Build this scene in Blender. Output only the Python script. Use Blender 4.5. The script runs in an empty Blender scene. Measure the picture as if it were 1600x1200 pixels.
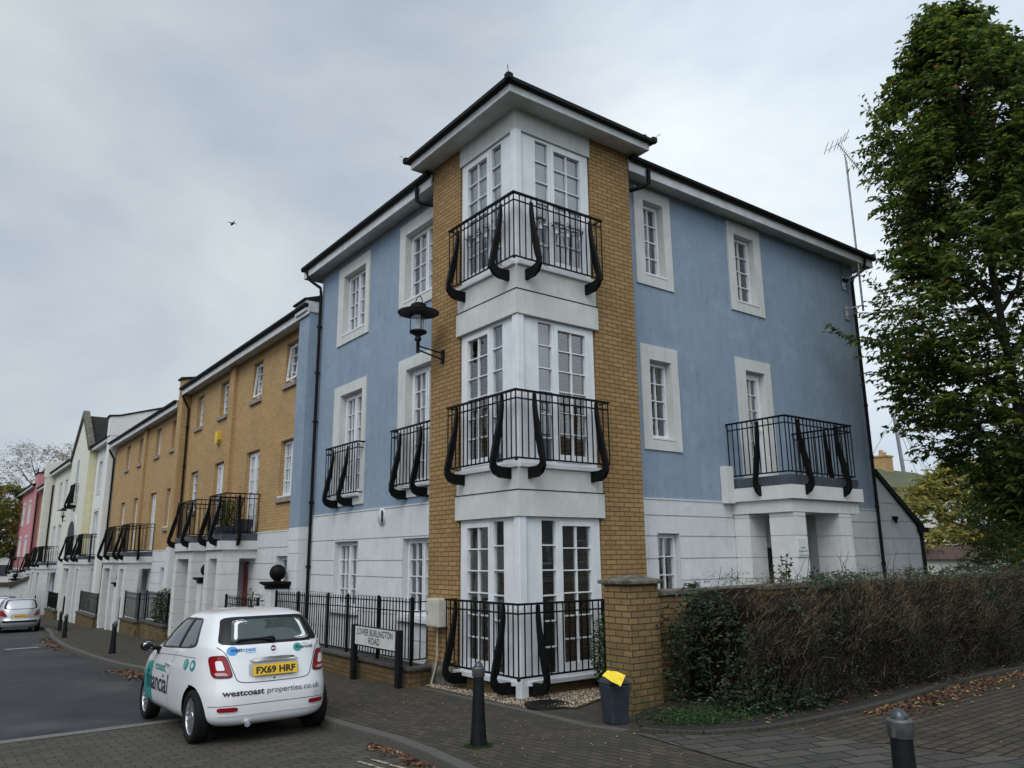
import bpy, bmesh, math, random
from mathutils import Vector, Matrix, noise
R = random.Random(7)
rad = math.radians
SC = bpy.context.scene
COL = SC.collection

# ------------------------------------------------------------------ camera
CX, CY, CZ = -6.82, -8.94, 1.95
yaw, pitch, roll, foc = rad(36.885), rad(12.615), rad(-0.584), 1198.3
fw_ = Vector((math.sin(yaw)*math.cos(pitch), math.cos(yaw)*math.cos(pitch), math.sin(pitch)))
rt_ = Vector((math.cos(yaw), -math.sin(yaw), 0)); up_ = rt_.cross(fw_)
r2 = rt_*math.cos(roll)+up_*math.sin(roll); u2 = -rt_*math.sin(roll)+up_*math.cos(roll)
cd = bpy.data.cameras.new('camera'); cam = bpy.data.objects.new('camera', cd); COL.objects.link(cam)
cd.sensor_width = 36; cd.lens = foc/1600*36; cd.clip_start = .1; cd.clip_end = 3000
M = Matrix.Identity(4)
for i in range(3):
    M[i][0] = r2[i]; M[i][1] = u2[i]; M[i][2] = -fw_[i]
M[0][3], M[1][3], M[2][3] = CX, CY, CZ
cam.matrix_world = M
SC.camera = cam

# ------------------------------------------------------------------ sky, sun, exposure
SUN_EL, SUN_AZ = rad(48), rad(235)       # azimuth clockwise from +Y : soft light from behind the viewer
SC.view_settings.view_transform = 'Standard'
SC.view_settings.look = 'None'
SC.view_settings.exposure = 0.36
SC.view_settings.gamma = 1
W = bpy.data.worlds.new('World'); SC.world = W; W.use_nodes = True
nt = W.node_tree; nt.nodes.clear()
def N(t, **k):
    n = nt.nodes.new(t)
    for a, b in k.items(): setattr(n, a, b)
    return n
out = N('ShaderNodeOutputWorld'); bg = N('ShaderNodeBackground')
sky = N('ShaderNodeTexSky', sky_type='NISHITA'); sky.sun_disc = False
sky.sun_elevation = SUN_EL; sky.sun_rotation = SUN_AZ; sky.dust_density = 3
tc = N('ShaderNodeTexCoord')
mp = N('ShaderNodeMapping'); mp.inputs['Scale'].default_value = (1.0, 1.0, 1.9); mp.inputs['Rotation'].default_value=(0.25,0.1,0.6)
nz = N('ShaderNodeTexNoise'); nz.inputs['Scale'].default_value = 1.7; nz.inputs['Detail'].default_value = 8; nz.inputs['Roughness'].default_value = .52; nz.inputs['Distortion'].default_value=.25
L = nt.links.new
L(tc.outputs['Generated'], mp.inputs['Vector']); L(mp.outputs['Vector'], nz.inputs['Vector'])
cr = N('ShaderNodeValToRGB')
cr.color_ramp.elements[0].position = .36; cr.color_ramp.elements[0].color = (3.15, 3.7, 4.55, 1)
cr.color_ramp.elements[1].position = .66; cr.color_ramp.elements[1].color = (5.35, 5.8, 6.0, 1)
L(nz.outputs['Fac'], cr.inputs['Fac'])
def dotv(v):
    d = N('ShaderNodeVectorMath', operation='DOT_PRODUCT'); d.inputs[1].default_value = Vector(v).normalized()
    L(tc.outputs['Generated'], d.inputs[0]); return d.outputs['Value']
def mrange(val, a, b, c, d_):
    m = N('ShaderNodeMapRange', interpolation_type='SMOOTHERSTEP'); m.inputs[1].default_value = a; m.inputs[2].default_value = b; m.inputs[3].default_value = c; m.inputs[4].default_value = d_
    L(val, m.inputs[0]); return m.outputs[0]
def mul(a, b):
    m = N('ShaderNodeMath', operation='MULTIPLY')
    for i, v in enumerate((a, b)):
        if isinstance(v, (int, float)): m.inputs[i].default_value = v
        else: L(v, m.inputs[i])
    return m.outputs[0]
bright_dir = (fw_*1198 + r2*640 + u2*430)          # thin cloud over the tree
g1 = mrange(dotv(bright_dir), .84, 1.0, 1.0, 1.42)
g2 = mrange(dotv((-.75, .62, .25)), .4, 1.0, 1.0, .93)
back = mrange(dotv((-.75, -.75, .35)), -.35, .75, 1.0, 2.0)   # unseen sky behind the viewer, brightened to light the facades
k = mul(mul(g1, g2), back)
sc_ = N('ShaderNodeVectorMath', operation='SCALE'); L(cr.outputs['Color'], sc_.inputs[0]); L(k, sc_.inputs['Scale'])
mx = N('ShaderNodeMix', data_type='RGBA'); mx.inputs['Factor'].default_value = .93
L(sky.outputs['Color'], mx.inputs['A']); L(sc_.outputs[0], mx.inputs['B'])
L(mx.outputs['Result'], bg.inputs['Color']); bg.inputs['Strength'].default_value = .1
L(bg.outputs[0], out.inputs['Surface'])
sd = bpy.data.lights.new('sun', 'SUN'); sd.energy = 1.15; sd.angle = rad(42); sd.color = (1, .97, .93)
so = bpy.data.objects.new('sun', sd); COL.objects.link(so)
so.rotation_euler = (math.pi/2-SUN_EL, 0, math.pi-SUN_AZ)

# ------------------------------------------------------------------ helpers
OFF = {}
def tag(o, label=None, cat=None, group=None, kind=None):
    if label: o['label'] = label
    if cat: o['category'] = cat
    if group: o['group'] = group
    if kind: o['kind'] = kind
    return o
def thing(name, label, cat, loc=(0, 0, 0), group=None, local=False, rz=0, rx=0):
    o = bpy.data.objects.new(name, None); o.empty_display_size = .2
    COL.objects.link(o); o.location = loc; o.rotation_euler = (rx, 0, rz)
    OFF[o.name] = Vector((0, 0, 0)) if local else Vector(loc)
    return tag(o, label, cat, group)
class MB:
    def __init__(s): s.v = []; s.f = []; s.m = []; s.s = []
    def add(s, vs, fs, mi=0, sm=False):
        b = len(s.v); s.v.extend([tuple(p) for p in vs])
        for f in fs: s.f.append([b+i for i in f]); s.m.append(mi); s.s.append(sm)
    def quad(s, a, b, c, d, mi=0): s.add((a, b, c, d), ((0, 1, 2, 3),), mi)
    def box(s, x0, x1, y0, y1, z0, z1, mi=0):
        if x0 > x1: x0, x1 = x1, x0
        if y0 > y1: y0, y1 = y1, y0
        if z0 > z1: z0, z1 = z1, z0
        s.add([(x0,y0,z0),(x1,y0,z0),(x1,y1,z0),(x0,y1,z0),(x0,y0,z1),(x1,y0,z1),(x1,y1,z1),(x0,y1,z1)],
              ((3,2,1,0),(4,5,6,7),(0,1,5,4),(1,2,6,5),(2,3,7,6),(3,0,4,7)), mi)
    def hexa(s, p, mi=0):      # 8 points, bottom ring then top ring
        s.add(p, ((3,2,1,0),(4,5,6,7),(0,1,5,4),(1,2,6,5),(2,3,7,6),(3,0,4,7)), mi)
    def prism(s, poly, fn, a, b, mi=0, sm=False):   # poly 2-D, fn(u,v,w)->3-D ; extruded w from a to b
        n = len(poly); P = [fn(u, v, a) for u, v in poly]+[fn(u, v, b) for u, v in poly]
        s.add(P, [list(range(n))[::-1], list(range(n, 2*n))], mi)
        s.add(P, [(i, (i+1) % n, n+(i+1) % n, n+i) for i in range(n)], mi, sm)
    def lathe(s, prof, c=(0, 0, 0), n=24, mi=0, sm=True, axis='z', caps=True):
        vs = []; c = Vector(c)
        for r, h in prof:
            for i in range(n):
                a = 2*math.pi*i/n
                if axis == 'z': q = Vector((r*math.cos(a), r*math.sin(a), h))
                elif axis == 'x': q = Vector((h, r*math.cos(a), r*math.sin(a)))
                else: q = Vector((r*math.cos(a), h, r*math.sin(a)))
                vs.append(c+q)
        fs = []
        for j in range(len(prof)-1):
            for i in range(n): fs.append((j*n+i, j*n+(i+1) % n, (j+1)*n+(i+1) % n, (j+1)*n+i))
        s.add(vs, fs, mi, sm)
        if caps:
            s.add(vs[:n], [list(range(n))[::-1]], mi); s.add(vs[-n:], [list(range(n))], mi)
    def tube(s, pts, r, n=8, mi=0, r1=None, sm=True, caps=True):
        pts = [Vector(p) for p in pts]; m = len(pts); vs = []; pu = None
        for i, p in enumerate(pts):
            t = (pts[min(i+1, m-1)]-pts[max(i-1, 0)]).normalized()
            if pu is None: u = t.cross(Vector((0, 0, 1)) if abs(t.z) < .9 else Vector((1, 0, 0))).normalized()
            else: u = (pu-t*pu.dot(t)).normalized()
            pu = u; w = t.cross(u); rr = r if r1 is None else r+(r1-r)*i/(m-1)
            for j in range(n):
                a = 2*math.pi*(j+.5)/n; vs.append(p+(u*math.cos(a)+w*math.sin(a))*rr)
        fs = [(i*n+j, i*n+(j+1) % n, (i+1)*n+(j+1) % n, (i+1)*n+j) for i in range(m-1) for j in range(n)]
        s.add(vs, fs, mi, sm)
        if caps: s.add(vs[:n], [list(range(n))[::-1]], mi); s.add(vs[-n:], [list(range(n))], mi)
    def sphere(s, c, r, n=16, mi=0, sz=1, half=False):
        prof = [(max(1e-4, r*math.sin(math.pi*(1-j/n*(.5 if half else 1)))) if False else max(1e-4, r*math.cos(a)), r*math.sin(a)*sz)
                for j in range(n//2+1) for a in [(0 if half else -math.pi/2)+(math.pi/2 if half else math.pi)*j/(n//2)]]
        s.lathe(prof, c, n, mi)
    def build(s, name, mats, parent=None, bevel=0, wn=False, label=None):
        off = OFF.get(parent.name, Vector((0, 0, 0))) if parent else Vector((0, 0, 0))
        me = bpy.data.meshes.new(name)
        ox, oy, oz = off
        me.from_pydata([(x-ox, y-oy, z-oz) for x, y, z in s.v] if (ox or oy or oz) else s.v, [], s.f)
        if not isinstance(mats, (list, tuple)): mats = [mats]
        for m in mats: me.materials.append(m)
        me.polygons.foreach_set('material_index', s.m)
        me.polygons.foreach_set('use_smooth', s.s)
        me.update()
        uv = me.uv_layers.new(name='UVMap'); data = [0.0]*(2*len(me.loops)); V = s.v
        for p in me.polygons:
            nx, ny, nz_ = abs(p.normal.x), abs(p.normal.y), abs(p.normal.z)
            for li in p.loop_indices:
                x, y, z = V[me.loops[li].vertex_index]
                if nz_ > .75: a, b = x, y
                elif nx > ny: a, b = y, z
                else: a, b = x, z
                data[2*li] = a; data[2*li+1] = b
        uv.data.foreach_set('uv', data)
        o = bpy.data.objects.new(name, me); COL.objects.link(o)
        OFF[o.name] = off
        if parent: o.parent = parent
        if label: o['label'] = label
        if bevel:
            b = o.modifiers.new('Bevel', 'BEVEL'); b.width = bevel; b.segments = 2; b.limit_method = 'ANGLE'; b.angle_limit = rad(40); b.harden_normals = False
        return o

# ------------------------------------------------------------------ materials
def mat(name, base=(.5,.5,.5), rough=.6, metal=0, spec=.5, coat=0):
    m = bpy.data.materials.new(name); m.use_nodes = True; b = m.node_tree.nodes['Principled BSDF']
    b.inputs['Base Color'].default_value = (*base, 1); b.inputs['Roughness'].default_value = rough
    b.inputs['Metallic'].default_value = metal; b.inputs['Specular IOR Level'].default_value = spec
    if coat: b.inputs['Coat Weight'].default_value = coat; b.inputs['Coat Roughness'].default_value = .03
    return m
class NT:
    def __init__(s, m): s.t = m.node_tree; s.b = s.t.nodes['Principled BSDF']
    def n(s, t, **k):
        x = s.t.nodes.new(t)
        for a, b in k.items(): setattr(x, a, b)
        return x
    def l(s, a, b): s.t.links.new(a, b)
    def coord(s, kind='UV', scale=(1,1,1), rot=(0,0,0)):
        c = s.n('ShaderNodeTexCoord'); m = s.n('ShaderNodeMapping'); m.inputs['Scale'].default_value = scale; m.inputs['Rotation'].default_value = rot
        s.l(c.outputs[kind], m.inputs['Vector']); return m.outputs['Vector']
    def noise(s, vec, scale, detail=4, rough=.55, dist=0):
        x = s.n('ShaderNodeTexNoise'); x.inputs['Scale'].default_value = scale; x.inputs['Detail'].default_value = detail; x.inputs['Roughness'].default_value = rough; x.inputs['Distortion'].default_value = dist
        s.l(vec, x.inputs['Vector']); return x.outputs['Fac']
    def ramp(s, fac, stops):
        r = s.n('ShaderNodeValToRGB'); e = r.color_ramp.elements
        while len(e) < len(stops): e.new(.5)
        for i, (p, c) in enumerate(stops): e[i].position = p; e[i].color = (*c, 1) if len(c) == 3 else c
        s.l(fac, r.inputs['Fac']); return r.outputs['Color']
    def mix(s, fac, a, b, blend='MIX'):
        x = s.n('ShaderNodeMix', data_type='RGBA', blend_type=blend)
        for sock, v in (('Factor', fac), ('A', a), ('B', b)):
            if isinstance(v, (int, float)): x.inputs[sock].default_value = v
            elif isinstance(v, tuple): x.inputs[sock].default_value = (*v, 1)
            else: s.l(v, x.inputs[sock])
        return x.outputs['Result']
    def bump(s, h, strength=.3, dist=.01, prev=None):
        x = s.n('ShaderNodeBump'); x.inputs['Strength'].default_value = strength; x.inputs['Distance'].default_value = dist
        s.l(h, x.inputs['Height'])
        if prev: s.l(prev, x.inputs['Normal'])
        s.l(x.outputs['Normal'], s.b.inputs['Normal']); return x.outputs['Normal']
    def base(s, c): s.l(c, s.b.inputs['Base Color'])

def brick_mat(name, c1, c2, mortar, w=.225, h=.075, ms=.006, offset=.5, bump=.5, stain=(.1, .1, .08), stain_amt=.3, rot=0, rough=.85, mort_smooth=.1, green=None):
    m = mat(name, c1, rough, spec=.25); t = NT(m); uv = t.coord('UV', rot=(0, 0, rot))
    # a little wobble so that courses are not ruler-straight
    nv = t.n('ShaderNodeTexNoise'); nv.inputs['Scale'].default_value = 6; t.l(uv, nv.inputs['Vector'])
    sub = t.n('ShaderNodeVectorMath', operation='MULTIPLY_ADD'); sub.inputs[1].default_value = (.006, .006, 0); t.l(nv.outputs['Color'], sub.inputs[0]); t.l(uv, sub.inputs[2])
    b = t.n('ShaderNodeTexBrick'); b.offset = offset; b.inputs['Scale'].default_value = 1
    b.inputs['Brick Width'].default_value = w; b.inputs['Row Height'].default_value = h; b.inputs['Mortar Size'].default_value = ms; b.inputs['Mortar Smooth'].default_value = mort_smooth
    b.inputs['Color1'].default_value = (*c1, 1); b.inputs['Color2'].default_value = (*c2, 1); b.inputs['Mortar'].default_value = (*mortar, 1); b.inputs['Bias'].default_value = 0
    t.l(sub.outputs[0], b.inputs['Vector'])
    n1 = t.noise(uv, .9, 5, .6); n2 = t.noise(uv, 35, 4, .7)
    c = t.mix(t.ramp(n1, [(.42, (0,0,0)), (.72, (stain_amt,)*3)]), b.outputs['Color'], stain)
    c = t.mix(.45, c, t.ramp(n2, [(.25, (.55,.55,.55)), (.75, (1.35,1.35,1.35))]), 'MULTIPLY')
    if green:
        sp = t.n('ShaderNodeSeparateXYZ'); t.l(uv, sp.inputs[0])
        mr = t.n('ShaderNodeMapRange'); mr.inputs[1].default_value = green[1]; mr.inputs[2].default_value = green[2]; mr.inputs[3].default_value = .75; mr.inputs[4].default_value = 0
        t.l(sp.outputs['Y'], mr.inputs[0])
        mm = t.n('ShaderNodeMath', operation='MULTIPLY'); t.l(mr.outputs[0], mm.inputs[0]); t.l(t.ramp(t.noise(uv, 3.5, 5), [(.35, (0,0,0)), (.6, (1,1,1))]), mm.inputs[1])
        c = t.mix(mm.outputs[0], c, green[0])
    t.base(c)
    inv = t.n('ShaderNodeMath', operation='SUBTRACT'); inv.inputs[0].default_value = 1; t.l(b.outputs['Fac'], inv.inputs[1])
    p = t.bump(inv.outputs[0], bump, .012); t.bump(n2, .25, .004, p)
    return m
def render_mat(name, c, dirt, amt=.25, grain=.4, scale=1.0):
    m = mat(name, c, .9, spec=.2); t = NT(m); uv = t.coord('UV')
    st = t.coord('UV', scale=(5.5, .45, 1))
    streak = t.noise(st, 1.6, 5, .6); n1 = t.noise(uv, .55*scale, 5, .6, .4); n3 = t.noise(uv, 4.5, 5, .65)
    f = t.mix(.5, t.ramp(streak, [(.45, (0,0,0)), (.8, (1,1,1))]), t.ramp(n1, [(.35, (0,0,0)), (.75, (1,1,1))]))
    mm = t.n('ShaderNodeMath', operation='MULTIPLY'); mm.inputs[1].default_value = amt; t.l(f, mm.inputs[0])
    cc = t.mix(mm.outputs[0], c, dirt)
    fine = t.noise(t.coord('UV', scale=(9, .55, 1)), 2.2, 6, .65); msk = t.ramp(t.noise(uv, .8, 3, .5), [(.50, (0,0,0)), (.62, (1,1,1))])
    m2 = t.n('ShaderNodeMath', operation='MULTIPLY'); t.l(t.ramp(fine, [(.52, (0,0,0)), (.66, (.5,.5,.5))]), m2.inputs[0]); t.l(msk, m2.inputs[1])
    cc = t.mix(m2.outputs[0], cc, dirt)
    patch = t.ramp(t.noise(uv, 1.7, 2, .4, 1.2), [(.60, (0,0,0)), (.63, (.22,.22,.22))]); cc = t.mix(patch, cc, tuple(min(1, v*1.22) for v in c))
    cc = t.mix(.3, cc, t.ramp(n3, [(.3, (.8,.8,.8)), (.7, (1.15,1.15,1.15))]), 'MULTIPLY')
    t.base(cc); t.bump(t.noise(uv, 120, 3, .6), grain, .003)
    return m
def plain_noise(name, c, c2, rough=.6, scale=8, metal=0, bump=0, coord='Object', spec=.5, detail=5, bscale=60, pos=(.35,.65), coat=0):
    m = mat(name, c, rough, metal, spec, coat); t = NT(m); v = t.coord(coord)
    t.base(t.ramp(t.noise(v, scale, detail, .6), [(pos[0], c), (pos[1], c2)]))
    if bump: t.bump(t.noise(v, bscale, 4, .6), bump, .005)
    return m

BUFF = brick_mat('buff brick', (.36,.228,.098), (.275,.170,.070), (.075,.050,.030), stain=(.13,.085,.04), ms=.007)
BUFF2 = brick_mat('buff terrace brick', (.46,.30,.142), (.38,.245,.11), (.25,.165,.085), stain=(.22,.14,.07), ms=.006, stain_amt=.25)
GBRICK = brick_mat('garden wall brick', (.27,.178,.080), (.185,.118,.052), (.060,.045,.028), stain=(.07,.06,.03), green=((.045,.05,.022), .25, 1.1), ms=.008)
DBRICK = brick_mat('dwarf wall brick', (.17,.105,.045), (.11,.07,.03), (.06,.05,.035), stain=(.035,.04,.02), stain_amt=.7, ms=.008)
BLUE = render_mat('blue render', (.243,.310,.392), (.130,.178,.230), .55)
WHITE = render_mat('white render', (.60,.625,.635), (.30,.31,.31), .30)
SURR = render_mat('pale surround render', (.56,.57,.55), (.30,.30,.28), .35)
PORCH = render_mat('porch render', (.60,.61,.60), (.36,.36,.34), .30)
CREAM = render_mat('cream render', (.62,.61,.54), (.42,.4,.33), .25)
OFFW = render_mat('off white render', (.66,.67,.64), (.45,.45,.42), .25)
YEL = render_mat('yellow render', (.60,.57,.38), (.45,.4,.25), .2)
PINK = render_mat('pink render', (.47,.205,.22), (.36,.16,.17), .25)
UPVC = plain_noise('white window frame', (.70,.73,.75), (.60,.63,.65), .35, 3, spec=.5)
FASC = plain_noise('white fascia board', (.62,.64,.65), (.46,.48,.48), .45, 4)
SOFF = plain_noise('soffit board', (.55,.56,.55), (.42,.43,.42), .6, 3)
SILL = plain_noise('weathered stone sill', (.30,.24,.20), (.20,.16,.13), .8, 6, bump=.2)
TILE = brick_mat('dark roof tile', (.014,.013,.012), (.009,.008,.008), (.012,.012,.012), w=.3, h=.11, ms=.012, stain=(.05,.055,.03), bump=.8)
MOSSR = brick_mat('mossy roof tile', (.11,.12,.07), (.08,.09,.05), (.04,.045,.03), w=.3, h=.25, ms=.02, stain=(.15,.16,.08))
BLACK = plain_noise('black gloss iron', (.003,.003,.0035), (.006,.006,.006), .5, 9, spec=.12, bump=.1)
BLKM = plain_noise('black matt iron', (.004,.004,.004), (.008,.008,.007), .55, 14, spec=.12)
PLAST = plain_noise('black plastic pipe', (.004,.004,.005), (.009,.009,.009), .55, 8, spec=.12)
LEAD = plain_noise('lead flashing', (.055,.07,.09), (.09,.11,.13), .45, 5, metal=.4)
STONE = plain_noise('mossy coping stone', (.14,.13,.105), (.045,.045,.03), .95, 9, bump=.6, pos=(.4,.6))
DSTONE = plain_noise('dark coping stone', (.075,.065,.055), (.03,.03,.025), .9, 7, bump=.5)
IRONB = plain_noise('grey blue bollard paint', (.005,.006,.008), (.010,.012,.014), .5, 10, spec=.18, bump=.15)
DOORM = mat('black door paint', (.008,.009,.014), .3)
REDD = mat('red door paint', (.22,.012,.012), .35)
DARK = mat('dark room', (.035,.035,.035), .9)
ROOM = mat('room wall', (.16,.15,.14), .9)
def glass_mat(name, tint=(.82,.86,.86), f0=.09, bump=.05):
    m = bpy.data.materials.new(name); m.use_nodes = True; t = m.node_tree; t.nodes.clear()
    o = t.nodes.new('ShaderNodeOutputMaterial'); tr = t.nodes.new('ShaderNodeBsdfTransparent'); gl = t.nodes.new('ShaderNodeBsdfGlossy')
    tr.inputs['Color'].default_value = (*tint, 1); gl.inputs['Roughness'].default_value = .015; gl.inputs['Color'].default_value = (.95, .97, 1, 1)
    ge = t.nodes.new('ShaderNodeNewGeometry'); dt = t.nodes.new('ShaderNodeVectorMath'); dt.operation = 'DOT_PRODUCT'
    t.links.new(ge.outputs['Normal'], dt.inputs[0]); t.links.new(ge.outputs['Incoming'], dt.inputs[1])
    def mth(op, a, b=None):
        x = t.nodes.new('ShaderNodeMath'); x.operation = op
        for i, v in enumerate((a, b)):
            if v is None: continue
            if isinstance(v, (int, float)): x.inputs[i].default_value = v
            else: t.links.new(v, x.inputs[i])
        return x.outputs[0]
    fr_ = mth('ADD', mth('MULTIPLY', mth('POWER', mth('SUBTRACT', 1, mth('ABSOLUTE', dt.outputs['Value'])), 4.2), 1-f0), f0)
    c = t.nodes.new('ShaderNodeTexCoord'); nz = t.nodes.new('ShaderNodeTexNoise'); nz.inputs['Scale'].default_value = 1.7; nz.inputs['Detail'].default_value = 1
    bp = t.nodes.new('ShaderNodeBump'); bp.inputs['Strength'].default_value = bump; bp.inputs['Distance'].default_value = .05
    t.links.new(c.outputs['Object'], nz.inputs['Vector']); t.links.new(nz.outputs['Fac'], bp.inputs['Height']); t.links.new(bp.outputs['Normal'], gl.inputs['Normal'])
    mx = t.nodes.new('ShaderNodeMixShader')
    t.links.new(fr_, mx.inputs[0]); t.links.new(tr.outputs[0], mx.inputs[1]); t.links.new(gl.outputs[0], mx.inputs[2]); t.links.new(mx.outputs[0], o.inputs[0])
    return m
GLASS = glass_mat('window glass', f0=.19)
CARGL = glass_mat('tinted car glass', (.26,.30,.29), f0=.05, bump=0)
LAMPGL = glass_mat('lamp glass', (.9,.92,.93), f0=.06)
NET = plain_noise('net curtain', (.36,.38,.40), (.24,.26,.28), .9, 3)
BLINDM = mat('blind slats', (.33,.33,.32), .6)
CHROME = mat('chrome', (.75,.75,.76), .12, 1)
GALV = plain_noise('galvanised steel', (.33,.34,.36), (.22,.23,.25), .4, 12, metal=.8)
PAVE = brick_mat('pavement block paving', (.076,.063,.047), (.044,.039,.030), (.016,.014,.011), w=.2, h=.1, ms=.007, stain=(.03,.032,.026), stain_amt=.6, bump=.6, rot=rad(90))
PAVE2 = brick_mat('side path block paving', (.078,.063,.046), (.046,.038,.028), (.006,.006,.004), w=.21, h=.13, ms=.010, stain=(.028,.028,.02), stain_amt=.5, bump=.6)
ROADP = brick_mat('road block paving', (.086,.077,.063), (.055,.050,.041), (.024,.022,.019), w=.23, h=.125, ms=.008, stain=(.045,.043,.04), stain_amt=.5, bump=.7)
GRAN = plain_noise('granite kerb', (.11,.107,.095), (.038,.037,.032), .85, 60, bump=.6, coord='UV', detail=6, bscale=80)
SLAB = brick_mat('grey stone slabs', (.088,.083,.072), (.050,.048,.042), (.010,.010,.008), w=.42, h=.22, ms=.011, stain=(.035,.037,.03), stain_amt=.6, bump=.7, rot=rad(20))
SOIL = plain_noise('bed soil', (.014,.010,.007), (.006,.005,.004), .95, 14, bump=.8, coord='UV')
def asphalt():
    m = mat('asphalt', (.03,.033,.036), .7, spec=.35); t = NT(m); v = t.coord('UV')
    a = t.ramp(t.noise(v, .45, 5, .6, .6), [(.34, (.010,.0125,.016)), (.48, (.020,.0235,.027)), (.58, (.030,.032,.035)), (.66, (.050,.049,.052))])
    t.base(t.mix(.6, a, t.ramp(t.noise(v, 90, 3, .7), [(.3, (.5,.5,.5)), (.7, (1.5,1.5,1.5))]), 'MULTIPLY'))
    t.bump(t.noise(v, 130, 3, .7), .5, .006); return m
ASPH = asphalt()
GREENG = plain_noise('rough grass and scrub ground', (.035,.045,.02), (.06,.06,.03), .95, .8, bump=.5, coord='UV')
def leaf_mat(name, c, tr=.25, rough=.55, spec=.35):
    m = mat(name, c, rough, spec=spec); t = NT(m)
    t.base(t.mix(.5, c, t.ramp(t.noise(t.coord('Object'), 2.2, 3), [(.3, (.6,.6,.6)), (.7, (1.4,1.4,1.4))]), 'MULTIPLY'))
    tl = t.n('ShaderNodeBsdfTranslucent'); tl.inputs['Color'].default_value = (*[min(1, x*1.6) for x in c], 1)
    mx = t.n('ShaderNodeMixShader'); mx.inputs[0].default_value = tr
    o = t.t.nodes['Material Output']; t.l(t.b.outputs[0], mx.inputs[1]); t.l(tl.outputs[0], mx.inputs[2]); t.l(mx.outputs[0], o.inputs[0])
    return m
BARK = plain_noise('bark', (.05,.04,.03), (.025,.02,.015), .9, 20, bump=.6)
# ------------------------------------------------------------------ ground
def zg(y):
    if y > 0: return -.03*min(y, 70)
    return -.05*max(y, -16)
def sheet(name, bands, dz, m, nsub=1):
    """bands: list of (y, x0, x1) ; one continuous strip, height follows the street"""
    mb = MB(); rows = []
    for (y, a, b) in bands:
        n = nsub; rows.append([(a+(b-a)*i/n, y, zg(y)+dz) for i in range(n+1)])
    for i in range(len(rows)-1):
        for j in range(nsub): mb.quad(rows[i][j], rows[i][j+1], rows[i+1][j+1], rows[i+1][j])
    o = mb.build(name, m); tag(o, kind='structure'); return o
def poly_sheet(name, pts, dz, m, kind='structure'):
    """flat-ish polygon cut at many y so that it follows the slope (convex in x for each y)"""
    ys = sorted(set([p[1] for p in pts]+[min(p[1] for p in pts)+k*.25 for k in range(int((max(p[1] for p in pts)-min(p[1] for p in pts))/.25)+1)]+([0] if min(p[1] for p in pts) < 0 < max(p[1] for p in pts) else [])))
    bands = []
    for y in ys:
        xs = []
        for i in range(len(pts)):
            (xa, ya), (xb, yb) = pts[i], pts[(i+1) % len(pts)]
            if ya == yb:
                if abs(ya-y) < 1e-9: xs += [xa, xb]
            elif min(ya, yb)-1e-9 <= y <= max(ya, yb)+1e-9: xs.append(xa+(xb-xa)*(y-ya)/(yb-ya))
        bands.append((y, min(xs), max(xs)))
    o = sheet(name, bands, dz, m); o['kind'] = kind; return o
YS = [-700, -60, -30, -16, -8, 0, 10, 20, 35, 50, 70, 120, 900]
sheet('ground', [(y, -900, 900) for y in YS], -.16, GREENG)
KERB = [(-11.0, -11.5), (-8.6, -9.6), (-6.3, -7.7), (-4.9, -6.3), (-3.9, -5.0), (-3.2, -3.9), (-2.86, -3.0), (-2.68, -2.0), (-2.56, -.9), (-2.56, .4), (-2.52, 2), (-2.52, 4), (-2.56, 6), (-2.66, 8), (-2.86, 9.6), (-3.06, 11.2), (-3.15, 14), (-3.14, 18), (-3.05, 20.5), (-2.85, 24), (-2.5, 27.5), (-2.25, 31), (-2.15, 36), (-2.1, 48)]
def kx(y):
    for (xa, ya), (xb, yb) in zip(KERB, KERB[1:]):
        if ya <= y <= yb: return xa+(xb-xa)*(y-ya)/(yb-ya)
    return KERB[0][0] if y < KERB[0][1] else KERB[-1][0]
yy = [-11.5+i*.5 for i in range(0, 120)]
sheet('road', [(y, -14, kx(y)+.06) for y in yy if 2.5 <= y <= 48], -.11, ASPH)
sheet('paved_road', [(y, -14, kx(y)+.06) for y in yy+[2.62] if y <= 2.6 or y == 2.62], -.106, ROADP) if False else sheet('paved_road', [(y, -14, kx(y)+.06) for y in [v for v in yy if v < 2.6]+[2.62]], -.106, ROADP)
sheet('road_edge_strip', [(2.62, -14, kx(2.6)+.06), (2.86, -14, kx(2.8)+.06)], -.100, plain_noise('concrete strip', (.16,.155,.14), (.09,.09,.08), .85, 14, bump=.4, coord='UV'))
sheet('pavement', [(y, kx(y)+.1, 13) for y in yy if y <= 48]+[(52, -2.1, 13)], 0, PAVE)
# granite kerb stones (real step)
kb = MB(); pts = []
d = 0
for i in range(len(KERB)-1):
    (xa, ya), (xb, yb) = KERB[i], KERB[i+1]; n = max(1, round(math.hypot(xb-xa, yb-ya)/.9))
    for q in range(n): pts.append((xa+(xb-xa)*q/n, ya+(yb-ya)*q/n))
pts.append(KERB[-1])
for (xa, ya), (xb, yb) in zip(pts, pts[1:]):
    dx, dy = xb-xa, yb-ya; l = math.hypot(dx, dy); nx, ny = dy/l, -dx/l; g = .004/l
    a0 = (xa+dx*g, ya+dy*g); b0 = (xb-dx*g, yb-dy*g); w = .13; j = R.uniform(-.004, .004)
    P = []
    for zz in (-.2, .006+j):
        for (x, y) in (a0, b0): P.append((x, y, zg(y)+zz))
        for (x, y) in (b0, a0): P.append((x+nx*w, y+ny*w, zg(y)+zz))
    kb.hexa([P[0], P[1], P[2], P[3], P[4], P[5], P[6], P[7]])
o = kb.build('kerb', GRAN, bevel=.018); tag(o, kind='structure')
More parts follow.
